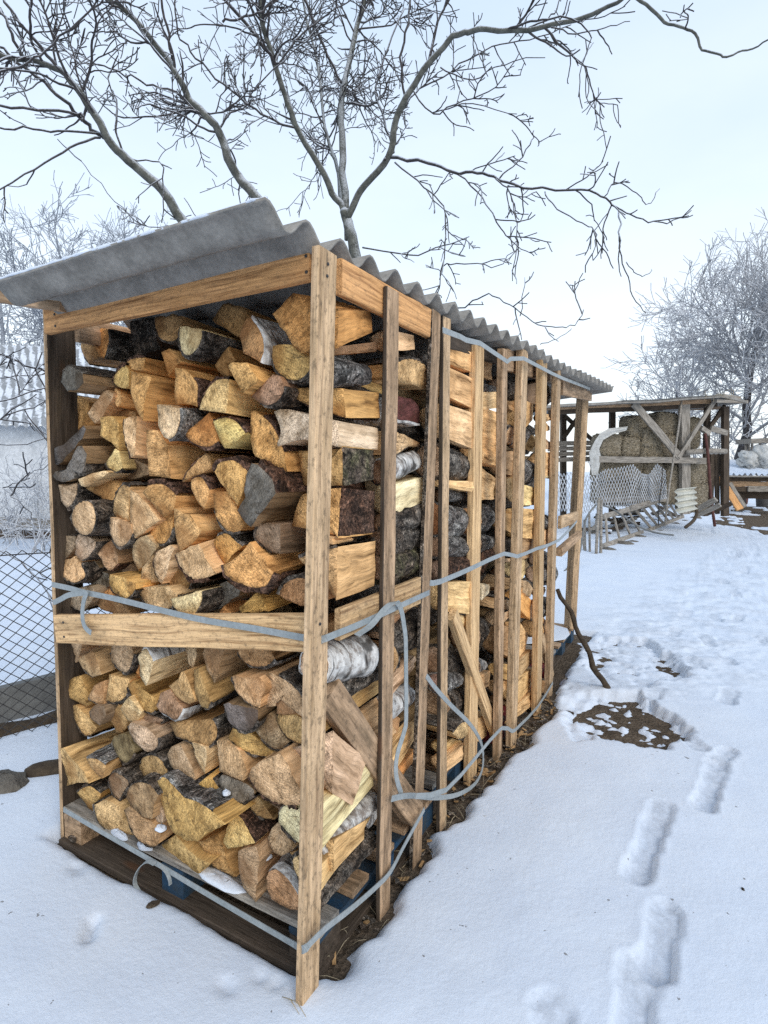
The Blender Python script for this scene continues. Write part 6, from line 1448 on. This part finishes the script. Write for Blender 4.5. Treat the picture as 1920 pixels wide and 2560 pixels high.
lean('leaning_plank', 1745, 1288, 1800, 1262, 10, 'greyplank', 'lower weathered board on the heap beside the red prop', 12.8, seed=4)
lean('leaning_plank', 1770, 1284, 1830, 1258, 9, 'darkplank', 'dark board lying between the red prop and orange plank', 13.4, seed=5)
# hoses and bent branch
def hose(L, r, label, mat='slate', name='hose', cat='hose'):
    P = cat_pts = globals()['cat']([at(x, y, D) for x, y, D in L], 5); P[:, 2] = np.maximum(P[:, 2], .03); m = MB(); m.tube(P, r, 7); tag(m.build(name, MAT[mat]), label, cat)
hose([(1508, 1264, 10.2), (1530, 1272, 10.1), (1565, 1295, 9.9), (1600, 1318, 9.8), (1640, 1332, 9.6), (1684, 1338, 9.4)], .015, 'long grey hose sagging across the slatted crates')
hose([(1490, 1262, 9.9), (1475, 1280, 9.8), (1464, 1300, 9.7), (1458, 1330, 9.6), (1445, 1390, 8.6), (1400, 1440, 7.8)], .016, 'short grey hose hanging behind the far rack post')
hose([(1736, 1262, 12.0), (1742, 1280, 12.0), (1735, 1300, 11.8), (1714, 1318, 11.5)], .035, 'curved dark branch stub on the snow at the heap', 'stick', 'bent_branch', 'branch')
# low shed far right
LS = empty('low_shed', at(1900, 1225, 20)*np.array([1, 1, 0])); tag(LS, 'low plank shed with snowy corrugated roof at the right edge', 'shed')
ln = unit(FWD*np.array([1, 1, 0])); Pl = at(1880, 1180, 20)
def la(x, y, off=0.): return onP(x, y, Pl+ln*off, ln)
def lm(name, x0, y0, x1, y1, wpx, off, mat, seed): a, b = la(x0, y0, off), la(x1, y1, off); plank(name, a, b, np.array([0, 0, 1.]), wpx*20/F_PX, .06, mat, LS, 800+seed, .004)
lm('wall_board', 1808, 1196, 2060, 1200, 13, 0, 'darkplank', 1); lm('wall_board', 1808, 1209, 2060, 1213, 13, .02, 'oldplank', 2); lm('wall_board', 1808, 1222, 2060, 1226, 12, .0, 'darkplank', 3); lm('wall_board', 1870, 1222, 1960, 1223, 14, -.08, 'greyplank', 4); lm('wall_board', 1810, 1236, 2060, 1240, 20, .3, 'darkplank', 5)
V = []; F = []; kx = 90
for i in range(kx+1):
    x = 1806+254*i/kx; a = la(x, 1187, -.3); 
    for j in range(6): t = j/5; p = a+ln*2.6*t; V.append((p[0], p[1], a[2]+.55*t+.05*math.cos(i*2*math.pi/5)*(1-t*.8)+.05*(vn(np.array([i*.4]), np.array([j*1.]), 3)[0]-.5)))
for i in range(kx):
    for j in range(5): a = i*6+j; F.append((a, a+1, a+7, a+6))
mesh_obj('snowy_roof', V, F, MAT['snow'], LS, None, True)
lm('eave', 1806, 1190, 2060, 1194, 4, -.28, 'asbestos', 7)
for i, (x, y, s, lab) in enumerate([(1870, 1150, 26, 'crumpled white plastic bundle on the low shed roof, left one'), (1905, 1142, 32, 'crumpled white plastic bundle on the low shed roof, right one')]):
    p = la(x, y, .8); rock('plastic_bundle', p, s*20/F_PX*.9, .3, s*20/F_PX*.85, lab, 'plastic bundle', 'plastic', 90+i, None, 2.6, .75)
SF = empty('lean_to_roof', la(1900, 1100, 2.5)*np.array([1, 1, 0])); tag(SF, 'small flat grey roof on thin posts beyond the low shed', 'lean-to')
a, b = la(1858, 1104, 2.5), la(2000, 1098, 2.5); plank('roof', a, b, ln, 1.0, .18, 'greyplank', SF, 850, .004)
for i, x in enumerate((1864, 1872, 1880, 1900)): a, b = la(x, 1107, 2.5), la(x, 1190, 2.5); plank('post', a, b, RIGHT, .06, .06, 'greyplank', SF, 860+i)
m = MB(); p = at(1868, 1250, 17.5); p[2] = 0
for i, (x, y, r, hh, mt, lab, nm) in enumerate([(1858, 1262, .2, .42, 'rust', 'rusty brown tub under the low shed wall', 'tub'), (1905, 1268, .26, .4, 'wire', 'black bucket-like tub at the right edge below the shed', 'tub')]):
    p = onZ(x, y, .0); t = np.linspace(0, 2*math.pi, 19)[:-1]; V = []; F = []
    for z, k in ((0, .85), (hh, 1.), (hh, .92), (.06, .8)): V += [(p[0]+r*k*math.cos(a), p[1]+r*k*math.sin(a), z) for a in t]
    for j in range(3):
        for q in range(18): F.append((j*18+q, j*18+(q+1) % 18, (j+1)*18+(q+1) % 18, (j+1)*18+q))
    F.append(tuple(54+q for q in range(18))); tag(mesh_obj(nm, V, F, MAT[mt], None, None, True), lab, 'tub')
a = at(1812, 1184, 14.2); m = MB(); m.tube([a, a+np.array([0, 0, -.12]), a+np.array([.02, 0, -.25])], .03, 8); tag(m.build('blue_can', MAT['bluepaint']), 'small blue can hung between shelter and orange plank', 'can')
# ------------------------------------------------------------------ light
W_ = bpy.data.worlds.new('World'); SC.world = W_; W_.use_nodes = True; nt = W_.node_tree; nt.nodes.clear()
def nn(t, **k):
    d = nt.nodes.new(t)
    for a, v in k.items(): setattr(d, a, v)
    return d
SUN_EL, SUN_AZ = math.radians(38), math.radians(125)
sky = nn('ShaderNodeTexSky', sky_type='NISHITA', sun_disc=False, sun_elevation=SUN_EL, sun_rotation=SUN_AZ, air_density=1.2, dust_density=2.0)
b1 = nn('ShaderNodeBackground'); b1.inputs[1].default_value = .05; nt.links.new(sky.outputs[0], b1.inputs[0])
tc = nn('ShaderNodeTexCoord'); sp = nn('ShaderNodeSeparateXYZ'); nt.links.new(tc.outputs['Generated'], sp.inputs[0])
mp = nn('ShaderNodeMapping'); mp.inputs['Scale'].default_value = (1, 1, 2.6); nt.links.new(tc.outputs['Generated'], mp.inputs[0])
no = nn('ShaderNodeTexNoise'); no.inputs['Scale'].default_value = 2.1; no.inputs['Detail'].default_value = 5; no.inputs['Roughness'].default_value = .5; nt.links.new(mp.outputs[0], no.inputs['Vector'])
rp = nn('ShaderNodeValToRGB'); e = rp.color_ramp.elements; e.new(.5); 
for k, (p, c) in enumerate([(.0, (.93, .965, .99, 1)), (.34, (.80, .88, .965, 1)), (.85, (.47, .62, .82, 1))]): e[k].position = p; e[k].color = c
ad = nn('ShaderNodeMath', operation='MULTIPLY_ADD'); nt.links.new(no.outputs[0], ad.inputs[0]); ad.inputs[1].default_value = -.5; nt.links.new(sp.outputs[2], ad.inputs[2])
ad2 = nn('ShaderNodeMath', operation='ADD'); ad2.inputs[1].default_value = .27; nt.links.new(ad.outputs[0], ad2.inputs[0]); nt.links.new(ad2.outputs[0], rp.inputs[0])
b2 = nn('ShaderNodeBackground'); b2.inputs[1].default_value = .97; nt.links.new(rp.outputs[0], b2.inputs[0])
ash = nn('ShaderNodeAddShader'); nt.links.new(b1.outputs[0], ash.inputs[0]); nt.links.new(b2.outputs[0], ash.inputs[1])
ow = nn('ShaderNodeOutputWorld'); nt.links.new(ash.outputs[0], ow.inputs[0])
sl = bpy.data.lights.new('sun', 'SUN'); sl.energy = 1.2; sl.angle = math.radians(25); sl.color = (1, .96, .9)
so = bpy.data.objects.new('sun', sl); COL.objects.link(so)
# sun behind the camera, over its right shoulder
sd = Vector((math.sin(SUN_AZ)*math.cos(SUN_EL), math.cos(SUN_AZ)*math.cos(SUN_EL), math.sin(SUN_EL))); so.rotation_euler = sd.to_track_quat('Z', 'Y').to_euler(); so.location = (4, -4, 6)
SC.view_settings.view_transform = 'Standard'; SC.view_settings.look = 'None'; SC.view_settings.gamma = 1; SC.view_settings.use_curve_mapping = False; SC.view_settings.exposure = 0.1
SC.render.film_transparent = False
SC.cycles.use_denoising = False; SC.cycles.max_bounces = 6; SC.cycles.diffuse_bounces = 4
